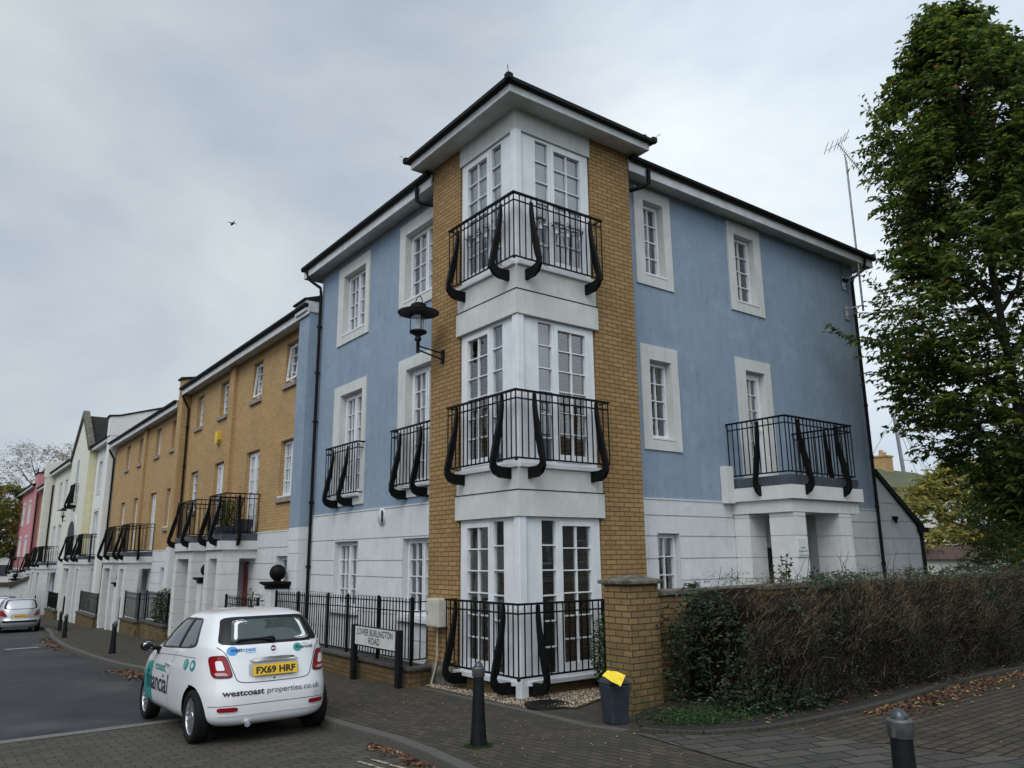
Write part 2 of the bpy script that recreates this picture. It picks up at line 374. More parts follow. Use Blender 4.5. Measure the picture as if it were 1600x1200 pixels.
# flush granite edging along the tower and round the bed
def strip(name, line, w, dz, m, up=0, kind='structure'):
    mb = MB(); n = len(line)
    for (xa, ya), (xb, yb) in zip(line, line[1:]):
        l = math.hypot(xb-xa, yb-ya); k_ = max(1, round(l/.45))
        for q in range(k_):
            x0, y0 = xa+(xb-xa)*q/k_, ya+(yb-ya)*q/k_; x1, y1 = xa+(xb-xa)*(q+.985)/k_, ya+(yb-ya)*(q+.985)/k_
            nx, ny = (yb-ya)/l*w/2, -(xb-xa)/l*w/2; j = R.uniform(-.002, .002)
            P = [(x0-nx, y0-ny, zg(y0)-.05), (x1-nx, y1-ny, zg(y1)-.05), (x1+nx, y1+ny, zg(y1)-.05), (x0+nx, y0+ny, zg(y0)-.05)]
            mb.hexa(P+[(a, b, c+.05+dz+j+up) for a, b, c in P])
    return tag(mb.build(name, m), kind=kind)
strip('granite_edging', [(-.30, 2.25), (-.40, .3), (-.50, -.7), (-.62, -1.5), (-.72, -2.15), (-.66, -2.7)], .12, .008, GRAN)
BEDL = [(-.61, -2.85), (-.52, -3.15), (-.35, -3.46), (.14, -3.73), (.68, -3.82), (1.67, -3.88), (2.76, -3.84), (4.5, -3.64), (6.9, -3.7), (13, -3.8)]
strip('bed_kerb', BEDL, .10, .02, plain_noise('mossy kerb', (.05,.048,.038), (.018,.018,.013), .95, 25, bump=.6, coord='UV'), up=.025)
poly_sheet('side_path', [(-.6, -3.9), (.2, -3.8), (13, -3.8), (13, -9), (.9, -9), (.35, -6.1), (.45, -5.0)], .005, PAVE2)
poly_sheet('stone_slab_band', [(-.74, -2.9), (-.45, -3.3), (.25, -3.92), (.30, -4.6), (.25, -5.4), (.6, -6.2), (.8, -9), (-1.9, -9), (-1.3, -5.5), (-1.12, -4.4)], .009, SLAB)
# the planted bed: soil between the bed kerb and the garden wall
bed = MB(); prev = None
for (x, y) in [(-.56, -2.85)]+BEDL[1:]:
    yb = -1.9 if x > .3 else -2.08
    a = (x, y+.05, zg(y)+.045); b = (max(x, .08), yb, zg(yb)+.09 if x > .3 else zg(yb)+.02)
    if prev: bed.quad(prev[0], a, b, prev[1])
    prev = (a, b)
tag(bed.build('flower_bed_soil', SOIL), kind='structure')
# gravel patch round the foot of the tower
GRV = plain_noise('gravel base', (.10,.085,.06), (.045,.04,.03), .95, 60, bump=.8, coord='UV')
gpoly = [(-.25, 2.2), (-.35, .3), (-.45, -.65), (.0, -1.15), (.75, -.82), (1.65, -.1), (2.4, .2), (2.4, .31), (.05, 2.2)]
poly_sheet('gravel_patch', gpoly, .012, GRV)
def inpoly(x, y, P):
    c = False
    for i in range(len(P)):
        (xa, ya), (xb, yb) = P[i], P[i-1]
        if (ya > y) != (yb > y) and x < (xb-xa)*(y-ya)/(yb-ya)+xa: c = not c
    return c
PEB = [mat('pebble tan', (.34,.27,.17), .8), mat('pebble grey', (.20,.19,.17), .8), mat('pebble brown', (.17,.10,.06), .8), mat('pebble pale', (.50,.46,.38), .8)]
def lump(mb, x, y, z, r, mi, flat=.6):
    a = R.uniform(0, 6.28); vs = []
    for (px, py, pz) in ((1,0,0),(0,1,0),(-1,0,0),(0,-1,0),(0,0,1),(0,0,-1)):
        k_ = r*R.uniform(.75, 1.2); X = px*math.cos(a)-py*math.sin(a); Y = px*math.sin(a)+py*math.cos(a)
        vs.append((x+X*k_, y+Y*k_*.8, z+pz*k_*flat))
    mb.add(vs, ((0,1,4),(1,2,4),(2,3,4),(3,0,4),(1,0,5),(2,1,5),(3,2,5),(0,3,5)), mi, True)
mb = MB(); cnt = 0
while cnt < 4200:
    x, y = R.uniform(-.5, 2.3), R.uniform(-1.2, 2.3)
    if inpoly(x, y, gpoly) and not (x > .12 and y > .12):
        lump(mb, x, y, zg(y)+.022+R.uniform(0, .01), R.uniform(.008, .019), R.choice((0,0,1,2,2,3)), .7); cnt += 1
tag(mb.build('gravel', PEB), 'loose tan and grey gravel filling the strip at the foot of the corner tower', 'gravel', kind='stuff')

# fallen leaves
LF = [mat('dead leaf rust', (.14,.048,.02), .7), mat('dead leaf brown', (.085,.035,.015), .75), mat('dead leaf tan', (.24,.145,.07), .7), mat('dead leaf yellow', (.27,.19,.06), .7), mat('dead leaf dark', (.03,.016,.01), .8)]
def litter(name, label, region, n, r0=.02, r1=.045, lift=.012, w=(0,1,1,1,4,4,4,1,2,0,1,3)):
    mb = MB()
    for _ in range(n):
        x, y, z = region()
        a = R.uniform(0, 6.28); s_ = R.uniform(r0, r1); c_, s2 = math.cos(a), math.sin(a); t1, t2 = R.uniform(-.5, .5), R.uniform(-.35, .5)
        P = [(-1, 0), (-.2, .55), (1, 0), (-.1, -.55)]
        vs = [(x+(u*c_-v*s2)*s_, y+(u*s2+v*c_)*s_, z+lift*R.uniform(.4, 1.6)+(u*t1+abs(v)*t2)*s_) for u, v in P]
        mb.add(vs, ((0, 1, 2), (0, 2, 3)), R.choice(w))
    return tag(mb.build(name, LF), label, 'leaves', kind='stuff')
def along(line, spread, dz, bias=1):
    segs = []; tot = 0
    for (xa, ya), (xb, yb) in zip(line, line[1:]): l = math.hypot(xb-xa, yb-ya); segs.append((l, xa, ya, xb, yb)); tot += l
    def f():
        q = R.uniform(0, tot)
        for l, xa, ya, xb, yb in segs:
            if q <= l: break
            q -= l
        t = q/l; nx, ny = (yb-ya)/l, -(xb-xa)/l; o_ = abs(R.gauss(0, spread))*bias
        x, y = xa+(xb-xa)*t+nx*o_, ya+(yb-ya)*t+ny*o_
        return x, y, zg(y)+dz
    return f
litter('gutter_leaves', 'rusty fallen leaves heaped in the gutter against the near kerb', along([(-3.05, -3.5), (-2.80, -2.6), (-2.64, -1.5), (-2.60, -.7)], .08, -.10, -1), 300)
litter('kerbside_leaves', 'brown fallen leaves lying in the road gutter ahead of the small white car', along([(-2.6, 6.2), (-2.75, 8.6), (-2.98, 10.4)], .22, -.10, -1), 900, .025, .06)
litter('far_gutter_leaves', 'brown leaves along the gutter behind the silver hatchback', along([(-3.1, 18), (-3.05, 21), (-2.8, 25)], .15, -.10, -1), 500, .03, .06)
litter('pavement_leaf_litter', 'leaf litter on the far pavement beside the silver hatchback', along([(-2.3, 27), (-2.0, 30.5)], .3, .01), 260, .03, .06)
litter('bed_edge_leaves', 'autumn leaves piled along the kerb of the hedge bed', along([(1.7, -3.95), (2.6, -3.95), (4.2, -3.78), (6.5, -3.8), (11, -3.95)], .26, .012), 3000, .014, .036)
def scatter():
    y = R.uniform(-7, 4); x = R.uniform(kx(y)+.2, 9 if y < -4 else -.7); return x, y, zg(y)+.006
litter('scattered_leaves', 'small pale leaf scraps scattered over the block paving', scatter, 420, .007, .017, .006, (2, 3, 2, 1))
litter('bed_floor_leaves', 'dead leaves under the hedge', lambda: (lambda x, y: (x, y, zg(y)+.06))(R.uniform(.3, 11), R.uniform(-3.75, -2)), 1300, .016, .036)
# yellow line dashes near the kerb and the white mark far up the road
PAINTY = plain_noise('worn road paint', (.50,.46,.30), (.12,.11,.09), .7, 22, coord='UV')
mb = MB()
for (x, y0, y1) in ((-2.98, -1.42, -3.0), (-3.12, -1.40, -3.2)):
    q = y0
    while q > y1:
        e = q-.30 if q-.30 > y1 else y1
        mb.quad((x-.02-(q+1.4)*.02, q, zg(q)-.0985), (x+.02-(q+1.4)*.02, q, zg(q)-.0985), (x+.02-(e+1.4)*.06, e, zg(e)-.0985), (x-.02-(e+1.4)*.06, e, zg(e)-.0985)); q = e-.05
tag(mb.build('double_line_marking', PAINTY), kind='structure')
sheet('road_marking', [(20.1, -4.5, -3.6), (20.5, -4.5, -3.6)], -.103, plain_noise('white road paint', (.3,.3,.29), (.16,.16,.16), .7, 10, coord='UV'))
# drain cover in the gravel
mb = MB(); mb.lathe([(.30, 0), (.30, .03), (.27, .034)], (-.12, -.70, zg(-.7)+.008), 28)
tag(mb.build('drain_cover', BLKM), 'round dark drain cover set in gravel in front of the corner post', 'drain cover')
# grass ring and setts at the bollard foot
# ------------------------------------------------------------------ facade helpers
class Fac:
    def __init__(s, kind, o, b=0): s.k = kind; s.o = o; s.b = b
    def P(s, a, n, z): return (s.o-n, a, z+s.b) if s.k == 'L' else (a, s.o-n, z+s.b)
    def box(s, mb, a0, a1, n0, n1, z0, z1, mi=0):
        p, q = s.P(a0, n0, z0), s.P(a1, n1, z1); mb.box(p[0], q[0], p[1], q[1], p[2], q[2], mi)
def cells(a0, a1, z0, z1, ops):
    ab = sorted({a0, a1, *[min(max(v, a0), a1) for o in ops for v in o[:2]]}); zb = sorted({z0, z1, *[min(max(v, z0), z1) for o in ops for v in o[2:4]]})
    for i in range(len(ab)-1):
        run = None
        for j in range(len(zb)-1):
            am, zm = (ab[i]+ab[i+1])/2, (zb[j]+zb[j+1])/2
            inside = any(o[0] < am < o[1] and o[2] < zm < o[3] for o in ops)
            if not inside: run = (zb[j], zb[j+1]) if run is None else (run[0], zb[j+1])
            if inside or j == len(zb)-2:
                if run: yield ab[i], ab[i+1], run[0], run[1]
                run = None
def wall(mb, fc, a0, a1, z0, z1, ops, n=0, depth=.22, mi=0):
    for a, b, c, d in cells(a0, a1, z0, z1, ops): mb.quad(fc.P(a, n, c), fc.P(b, n, c), fc.P(b, n, d), fc.P(a, n, d), mi)
    for o in ops:
        x0, x1, y0, y1 = max(o[0], a0), min(o[1], a1), max(o[2], z0), min(o[3], z1)
        if x0 >= x1 or y0 >= y1: continue
        for (p, q) in (((x0, y0), (x0, y1)), ((x1, y0), (x1, y1)), ((x0, y1), (x1, y1)), ((x0, y0), (x1, y0))):
            if p[1] == q[1] and p[1] == z0 or p[1] == q[1] and p[1] == z1: continue
            if p[0] == q[0] and p[0] in (a0, a1): continue
            mb.quad(fc.P(p[0], n, p[1]), fc.P(q[0], n, q[1]), fc.P(q[0], n-depth, q[1]), fc.P(p[0], n-depth, p[1]), mi)
def courses(mb, fc, a0, a1, zs, ops, n0=0, n1=.02, gap=.024, mi=0):
    for z0, z1 in zip(zs, zs[1:]):
        for a, b, c, d in cells(a0, a1, z0+gap/2, z1-gap/2, ops): fc.box(mb, a, b, n0, n1, c, d, mi)
def surround(root, fc, o, i, n1=.03, name='window_surround'):
    mb = MB()
    (a0, a1, z0, z1), (b0, b1, c0, c1) = o, i
    fc.box(mb, a0, b0, 0, n1, z0, z1); fc.box(mb, b1, a1, 0, n1, z0, z1)
    if c0 > z0: fc.box(mb, b0, b1, 0, n1, z0, c0)
    fc.box(mb, b0, b1, 0, n1, c1, z1)
    # lining of the reveal, 3 mm proud of the wall's own
    fc.box(mb, b0, b0+.003, -.16, 0, c0, c1); fc.box(mb, b1-.003, b1, -.16, 0, c0, c1); fc.box(mb, b0+.003, b1-.003, -.16, 0, c1-.003, c1); fc.box(mb, b0+.003, b1-.003, -.16, 0, c0, c0+.003)
    return mb.build(name, SURR, root)
def curtain_mb(mb, fc, a0, a1, z0, z1, n, amp=.018, period=.09, split=None):
    N_ = max(6, int((a1-a0)/.012)); ph = R.uniform(0, 6); prev = None
    for i in range(N_+1):
        a = a0+(a1-a0)*i/N_; q = n+amp*math.sin(a/period*6.283+ph+.8*math.sin(a*9))
        p = (fc.P(a, q, z0), fc.P(a, q, z1))
        if prev: mb.add((prev[0], p[0], p[1], prev[1]), ((0, 1, 2, 3),), 0, True)
        prev = p
def window(root, fc, a0, a1, z0, z1, leaves, rows, rec=.10, back='net', name='window', fr=.05, sill=True, handle=False, bar=.018, panels=(), lite=False, leaf_fr=.05, tilt=None, rowspec=None):
    """leaves: (a_start, a_end, columns, is_leaf) absolute positions along the wall"""
    g = .004; a0 += g; a1 -= g; z1 -= g
    f = MB(); nb, nf = -rec-.07, -rec
    fc.box(f, a0, a1, nb, nf, z0, z0+fr); fc.box(f, a0, a1, nb, nf, z1-fr, z1)
    xs = [a0]+[v for l in leaves for v in l[:2]]+[a1]
    cur = a0
    for (l0, l1, cols, leaf) in leaves+[(a1, a1, 0, 0)]:
        if l0 > cur: fc.box(f, cur, l0, nb, nf, z0+fr, z1-fr)
        cur = l1
    for (p0, p1) in panels: fc.box(f, p0, p1, nf-.0, nf+.006, z0+fr+.02, z1-fr-.02)
    glass = MB()
    for (l0, l1, cols, leaf) in leaves:
        w = leaf_fr if leaf else 0; b0, b1, c0, c1 = l0, l1, z0+fr, z1-fr
        if leaf:
            n1 = nf+.014
            fc.box(f, b0+.003, b0+w, nb+.01, n1, c0+.003, c1-.003); fc.box(f, b1-w, b1-.003, nb+.01, n1, c0+.003, c1-.003)
            kick = w*(1.6 if z1-z0 > 1.9 else 1)
            fc.box(f, b0+w, b1-w, nb+.01, n1, c0+.003, c0+kick); fc.box(f, b0+w, b1-w, nb+.01, n1, c1-w, c1-.003)
            b0 += w; b1 -= w; c0 += kick; c1 -= w
        zr = [c0+(c1-c0)*k_/rows for k_ in range(rows+1)]
        for k_ in range(1, rows): fc.box(f, b0, b1, nb+.02, nf-.006, zr[k_]-bar/2, zr[k_]+bar/2)
        for k_ in range(1, cols):
            x = b0+(b1-b0)*k_/cols; fc.box(f, x-bar/2, x+bar/2, nb+.022, nf-.004, c0, c1)
        glass.quad(fc.P(b0, nb+.03, c0), fc.P(b1, nb+.03, c0), fc.P(b1, nb+.03, c1), fc.P(b0, nb+.03, c1))
    if sill: fc.box(f, a0-.02, a1+.02, nf, .045 if sill is True else sill, z0-.02, z0+.018)
    if handle:
        for ah, sg in handle:
            h = z0+(1.02 if z1-z0 > 1.9 else (z1-z0)*.5)
            fc.box(f, ah-.018, ah+.018, nf+.014, nf+.024, h-.11, h+.11); fc.box(f, min(ah, ah+sg*.12), max(ah, ah+sg*.12), nf+.045, nf+.062, h+.01, h+.032); fc.box(f, ah-.01, ah+.01, nf+.024, nf+.045, h+.01, h+.032)
    w_ = f.build(name, UPVC, root)
    glass.build('pane', GLASS, w_)
    if back and not lite:
        c = MB(); zz0, zz1 = z0+fr*.5, z1-fr*.5
        if back == 'net': curtain_mb(c, fc, a0+.03, a1-.03, zz0, zz1, nb-.09)
        elif back == 'sides':
            w = (a1-a0)*.24; curtain_mb(c, fc, a0+.02, a0+.02+w, zz0, zz1, nb-.10, .03); curtain_mb(c, fc, a1-.02-w, a1-.02, zz0, zz1, nb-.10, .03)
        elif back == 'one': curtain_mb(c, fc, a0+.02, a0+(a1-a0)*.5, zz0, zz1, nb-.10, .03)
        elif back == 'two': curtain_mb(c, fc, a0+(a1-a0)*.62, a1-.02, zz0, zz1, nb-.10, .03)
        elif back == 'blind':
            z = zz0+.02
            while z < zz1:
                p = [fc.P(a0+.03, nb-.075, z), fc.P(a1-.03, nb-.075, z), fc.P(a1-.03, nb-.052, z+.014), fc.P(a0+.03, nb-.052, z+.014)]
                c.quad(*p); z += .026
        c.build('blind' if back == 'blind' else 'curtain', BLINDM if back == 'blind' else NET, w_)
    return w_
BRK = [(.19, .98), (.165, .98), (.155, .80), (.19, .45), (.27, .08), (.315, -.03), (.29, -.085), (.21, -.105), (0, -.105), (0, -.275), (.23, -.265), (.33, -.215), (.392, -.12), (.39, .0), (.325, .30), (.225, .68), (.195, .90)]
def bracket(parent, fnP, a, th=.05, z=0, scale=(1, 1), shift=0):
    """swept scroll bracket: profile in (outward, up); fnP(along, out, up)"""
    mb = MB(); mb.prism([(u*scale[0]+shift, z+v*scale[1]) for u, v in BRK], lambda u, v, w: fnP(w, u, v), a-th/2, a+th/2)
    return mb.build('bracket', BLACK, parent, bevel=.008)
def rail_mesh(parent, pts, z0, z1, name='railing', gap=.105, bar=.0075, mid=.125, top=(.024, .014), ends=True, material=None):
    """pts: plan polyline"""
    mb = MB()
    for (xa, ya), (xb, yb) in zip(pts, pts[1:]):
        l = math.hypot(xb-xa, yb-ya); dx, dy = (xb-xa)/l, (yb-ya)/l; nx, ny = -dy, dx
        def bar_h(z, hw, hh, e=0):
            P = []
            for s_ in (-hh, hh):
                for (x, y, q) in ((xa-dx*e, ya-dy*e, -1), (xb+dx*e, yb+dy*e, -1), (xb+dx*e, yb+dy*e, 1), (xa-dx*e, ya-dy*e, 1)): P.append((x+nx*hw*q, y+ny*hw*q, z+s_))
            mb.hexa(P)
        bar_h(z1, top[0], top[1], top[0]*.98); bar_h(z1-mid, .006, .011, .004); bar_h(z0, .006, .013, .004)
        n = max(1, round(l/gap))
        for i in range(n+(1 if (xb, yb) == tuple(pts[-1]) else 0)):
            x, y = xa+dx*l*i/n, ya+dy*l*i/n
            mb.box(x-bar, x+bar, y-bar, y+bar, z0+.013, z1-top[1])
    return mb.build(name, BLACK, parent)
def alongpipe(mb, x, y, z0, z1, r=.036, n=10, collars=()):
    mb.tube([(x, y, z0), (x, y, z1)], r, n)
    for c in collars: mb.tube([(x, y, c-.035), (x, y, c+.035)], r*1.3, n); mb.box(x-r*1.9, x+r*1.9, y-.012, y+.012, c-.015, c+.015)
# ------------------------------------------------------------------ the blue corner house
H = thing('corner_house', 'three storey pale blue rendered corner house with a buff brick corner tower', 'house', (5, 5, 0))
FL = Fac('L', .3); FR = Fac('R', .3); TL = Fac('L', 0); TR = Fac('R', 0)
# openings a0,a1,z0,z1
L_up = [(5.90, 7.03, 6.93, 8.37), (2.75, 4.09, 6.93, 8.37)]
L_mid = [(5.88, 6.98, 3.22, 5.51), (2.75, 3.96, 3.22, 5.51)]
L_gr = [(5.85, 7.0, .92, 2.28), (2.75, 3.97, .92, 2.28)]
R_up = [(3.22, 3.76, 7.02, 8.5), (5.94, 6.6, 7.02, 8.5)]
R_mid = [(3.19, 3.76, 3.95, 5.38), (5.99, 6.62, 3.33, 5.56)]
R_gr = [(3.18, 3.74, .9, 2.3)]
mb = MB()
wall(mb, FL, 2.55, 8.35, 2.9, 8.84, L_up+L_mid)
wall(mb, FR, 2.55, 10.62, 2.9, 8.84, R_up+R_mid)
# closed sides and back of the block
mb.quad((10.62, .3, -.5), (10.62, 8.35, -.5), (10.62, 8.35, 8.84), (10.62, .3, 8.84))
mb.quad((.3, 8.35, 2.9), (10.62, 8.35, 2.9), (10.62, 8.35, 8.84), (.3, 8.35, 8.84))
mb.build('wall', BLUE, H)
# white banded ground storey
mb = MB()
DR = (6.15, 6.95, 0, 2.05)
wall(mb, FL, 2.55, 8.35, -.5, 2.9, L_gr); wall(mb, FR, 2.55, 10.62, -.5, 2.9, R_gr+[DR])
courses(mb, FL, 2.55, 8.35, [.1, .5, .9, 1.2, 1.57, 1.88, 2.31, 2.9], L_gr)
courses(mb, FR, 2.55, 10.62, [.1, .5, .9, 1.14, 1.50, 1.87, 2.25, 2.60, 2.9], R_gr+[DR])
FL.box(mb, 2.55, 8.35, .0, .034, 2.875, 2.9); FR.box(mb, 2.55, 10.62, 0, .034, 2.875, 2.9)
mb.quad((.3, 8.35, -.5), (10.62, 8.35, -.5), (10.62, 8.35, 2.9), (.3, 8.35, 2.9))
mb.build('ground_storey', WHITE, H)
# lean-to screen wall on the far right
mb = MB()
poly = [(10.64, -.4), (12.42, -.4), (12.42, 2.52), (10.64, 3.72)]
mb.prism(poly, lambda u, v, w: (u, w, v), .32, .52)
zs = [.1, .5, .82, 1.2, 1.55, 1.90, 2.25, 2.65, 3.05]
for z0, z1 in zip(zs, zs[1:]):
    xe0 = min(12.42, 10.64+(3.72-z0)/1.2*1.78); xe = min(12.42, 10.64+(3.72-z1)/1.2*1.78)
    mb.prism([(10.66, z0+.008), (xe0-.01, z0+.008), (xe-.01, z1-.008), (10.66, z1-.008)], lambda u, v, w: (u, w, v), .298, .32)
mb.prism([(10.66, 3.06), (11.55, 3.06), (10.66, 3.68)], lambda u, v, w: (u, w, v), .298, .32)
mb.build('side_screen_wall', WHITE, H)
mb = MB(); mb.prism([(10.6, 3.70), (12.5, 2.42), (12.56, 2.47), (12.56, 2.56), (10.6, 3.83)], lambda u, v, w: (u, w, v), .24, .6)
mb.box(12.30, 12.72, .22, .36, 2.40, 2.52); mb.tube([(12.42, .27, 2.45), (12.42, .27, 0)], .045, 8)
mb.build('verge_coping', TILE, H)
# tower brickwork: returns + solid flank each side of the window bays
mb = MB()
TR.box(mb, 1.62, 2.58, -1.0, 0, .0, 9.1); TL.box(mb, 1.62, 2.55, -1.0, 0, .0, 9.1)
mb.build('brick_tower', BUFF, H)
mb = MB()  # brick plinth under the bays and stone splay
TR.box(mb, .10, 1.62, -.10, -.03, -.3, .20); TL.box(mb, .10, 1.62, -.10, -.03, -.3, .20)
mb.box(.03, 2.62, -.045, 0, -.3, .0); mb.box(-.045, 0, .03, 2.58, -.3, .0)
mb.build('brick_plinth', DBRICK, H)
mb = MB(); mb.prism([(.06, -.2), (.06, .20), (-.01, .30), (-.01, -.2)], lambda u, v, w: (-u, w, v), 1.64, 2.58); mb.build('splayed_stone_footing', STONE, H)
# white bands wrapping the corner
mb = MB()
def wrap(z0, z1, p, e=1.62, inn=.3):
    mb.box(-p, e, -p, inn, z0, z1); mb.box(-p, inn, inn, e, z0, z1)
for wa in ([(2.51, 2.885, .045, 1.66), (2.885, 3.22, .03, 1.64)], [(5.58, 5.965, .045, 1.66), (5.965, 6.37, .03, 1.64)], [(8.72, 9.1, .012, 1.62)]):
    mb = MB(); [wrap(*q) for q in wa]; mb.build('rendered_band', SURR, H)
for z_ in (2.885, 5.965): mb = MB(); wrap(z_+.001, z_+.014, .053, 1.668); mb.build('band_flashing', PLAST, H)
mb = MB(); mb.box(-.02, .115, -.02, .115, -.02, 8.72); mb.build('corner_post', UPVC, H, bevel=.01)
# bay windows: two faces on three storeys
for k_, (z0, z1, b) in enumerate(((.20, 2.51, 'blind'), (3.24, 5.58, 'one'), (6.39, 8.72, 'net'))):
    for fc in (TR, TL):
        # projecting white sill, 
        w = window(H, fc, .115, 1.60, z0+.05, z1, [(.43, .70, 1, 0), (.745, 1.475, 2, 1)], 6, rec=.03, back=b, name='bay_window', fr=.05, sill=False, handle=[(.775, -1 if fc is TR else -1)] if k_ == 0 else False, panels=[(.14, .29)], leaf_fr=.075)
        s_ = MB(); fc.box(s_, .10 if k_ == 0 else -.02, 1.64, -.12, .075, z0-.02, z0+.048)
        s_.build('sill', UPVC, w, bevel=.008)
# tower balconies
for k_, (zb, zt) in enumerate(((.33, 1.29), (3.33, 4.33), (6.42, 7.47))):
    e = 1.66; a = .19
    pts = [(-a, e), (-a, -a), (e, -a)]
    r_ = rail_mesh(H, pts, zb, zt, name='corner_balcony_railing', gap=.115)
    for (x, y) in ((-a, e), (e, -a)):
        m2 = MB(); m2.tube([(x, y, zt), (0.01, y, zt)] if x < 0 else [(x, y, zt), (x, .01, zt)], .014, 8); m2.build('wall_stay', BLACK, r_); m2 = MB(); m2.tube([(x, y, zb), (0.01, y, zb)] if x < 0 else [(x, y, zb), (x, .01, zb)], .008, 6); m2.build('wall_stay', BLACK, r_)
    m2 = MB(); m2.sphere((-a, -a, zb-.02), .028, 8); m2.build('corner_knob', BLACK, r_)
    for s0 in (.17, 1.42):
        bracket(r_, lambda w, u, v, f=TR: f.P(w, u, v), s0, th=.058, z=zb, scale=(1, 1.0 if k_ else .96))
        bracket(r_, lambda w, u, v, f=TL: f.P(w, u, v), s0, th=.058, z=zb, scale=(1, 1.0 if k_ else .96))
# windows of the wings
for o, i, b in ((( 5.70, 7.32, 6.72, 8.62), L_up[0], 'net'), ((2.57, 4.32, 6.72, 8.62), L_up[1], 'net')):
    surround(H, FL, o, i); c = (i[0]+i[1])/2
    window(H, FL, *i, [(i[0]+.055, c-.02, 2, 1), (c+.02, i[1]-.055, 2, 1)], 4, rec=.12, back=b, leaf_fr=.035, sill=.04)
for o, i, b in (((5.70, 7.32, 3.03, 5.74), L_mid[0], 'net'), ((2.57, 4.27, 3.03, 5.74), L_mid[1], 'net')):
    surround(H, FL, o, i); c = (i[0]+i[1])/2
    window(H, FL, *i, [(i[0]+.055, c-.005, 2, 1), (c+.005, i[1]-.055, 2, 1)], 6, rec=.12, back=b, name='french_window', leaf_fr=.065, sill=.10)
for i, b in ((L_gr[0], None), (L_gr[1], 'blind')):
    c = (i[0]+i[1])/2
    w = window(H, FL, *i, [(i[0]+.055, c-.02, 2, 1), (c+.02, i[1]-.055, 2, 1)], 4, rec=.10, back='sides' if b is None else b, leaf_fr=.035, sill=.09)
    s_ = MB(); FL.box(s_, i[0]-.1, i[1]+.1, .014, .10, i[2]-.10, i[2]-.02); s_.build('sill', UPVC, w)
for o, i, b in (((2.98, 3.97, 6.8, 8.73), R_up[0], 'net'), ((5.72, 6.83, 6.8, 8.76), R_up[1], 'one'), ((2.97, 3.95, 3.74, 5.65), R_mid[0], 'one')):
    surround(H, FR, o, i)
    window(H, FR, *i, [(i[0]+.03, i[1]-.03, 2, 1)], 4, rec=.12, back=b, leaf_fr=.035, fr=.04, sill=.04)
surround(H, FR, (5.70, 6.83, 2.95, 5.80), R_mid[1], name='door_surround')
i = R_mid[1]; window(H, FR, *i, [(i[0]+.05, i[1]-.05, 2, 1)], 6, rec=.12, back='two', name='balcony_door', leaf_fr=.085, sill=.05, handle=[(i[1]-.09, -1)])
i = R_gr[0]; window(H, FR, *i, [(i[0]+.03, i[1]-.03, 2, 1)], 4, rec=.10, back='blind', leaf_fr=.035, fr=.04, sill=.06)
# juliet railings on the left wing
for (y0, y1, br) in ((5.72, 7.30, (6.93, 6.20)), (2.75, 4.22, (3.88, 3.10))):
    a = .3-.17
    r_ = rail_mesh(H, [(.28, y1), (a, y1), (a, y0), (.28, y0)], 3.27, 4.32, name='juliet_railing', gap=.12)
    for y in br: bracket(r_, lambda w, u, v: FL.P(w, u, v), y, th=.058, z=3.27, scale=(.95, 1))
# eaves, gutters and roofs
def eaves(root, fc, a0, a1, zs, over, m0=0, m1=0, gut=True, soff_n0=0):
    f = MB(); fc.box(f, a0, a1, over-.03, over, zs-.06, zs+.16); r = f.build('fascia', FASC, root)
    f = MB(); fc.box(f, a0, a1, soff_n0, over-.03, zs, zs+.02); f.build('soffit', SOFF, root)
    if gut:
        f = MB(); prof = [(over+.0, zs+.14), (over+.03, zs+.115), (over+.07, zs+.115), (over+.10, zs+.15), (over+.105, zs+.205), (over+.0, zs+.205)]
        f.prism(prof, lambda u, v, w: fc.P(w, u, v), a0, a1); f.build('gutter', PLAST, root)
eaves(H, FL, 2.56, 8.35+.36, 8.82, .35); eaves(H, FR, 2.56, 10.62+.36, 8.82, .35)
f = MB(); f.box(10.62, 10.94, .3, 8.36, 8.82, 8.84); f.box(10.94, 10.97, -.05, 8.74, 8.76, 8.98); f.box(-.05, 10.94, 8.71, 8.74, 8.76, 8.98); f.box(.30, 10.6, 8.36, 8.71, 8.82, 8.84); f.build('end_fascia', FASC, H)
# L-shaped hipped roof (low pitch)
def hip(mb, x0, x1, y0, y1, z, h, t=.05, ridge='x', flare=0):
    cx, cy = (x0+x1)/2, (y0+y1)/2; w = min(x1-x0, y1-y0)/2
    if ridge == 'x': r0, r1 = (x0+w, cy), (x1-w, cy)
    elif ridge == 'y': r0, r1 = (cx, y0+w), (cx, y1-w)
    V = [(x0, y0, z), (x1, y0, z), (x1, y1, z), (x0, y1, z), (r0[0], r0[1], z+h), (r1[0], r1[1], z+h), (x0, y0, z-t), (x1, y0, z-t), (x1, y1, z-t), (x0, y1, z-t)]
    fs = [(0, 1, 5, 4), (1, 2, 5), (2, 3, 4, 5), (3, 0, 4)] if ridge == 'x' else [(0, 1, 4), (1, 2, 5, 4), (2, 3, 5), (3, 0, 4, 5)]
    mb.add(V, fs+[(0, 1, 7, 6), (1, 2, 8, 7), (2, 3, 9, 8), (3, 0, 6, 9), (6, 7, 8, 9)])
mb = MB(); zr = 9.03; k_ = .28
def rz(x, y): return zr+k_*min(x+.1, y+.1, 11.06-x, 8.83-y)
def rp(*q): return [(x, y, rz(x, y)) for x, y in q]
for q in ([(-.1, 8.83), (-.1, 2.7), (2.7, 2.7), (4.365, 4.365)], [(2.7, -.1), (11.06, -.1), (6.595, 4.365), (4.365, 4.365), (2.7, 2.7)], [(11.06, -.1), (11.06, 8.83), (6.595, 4.365)], [(11.06, 8.83), (-.1, 8.83), (4.365, 4.365), (6.595, 4.365)]):
    P = rp(*q); mb.add(P, [list(range(len(P)))])
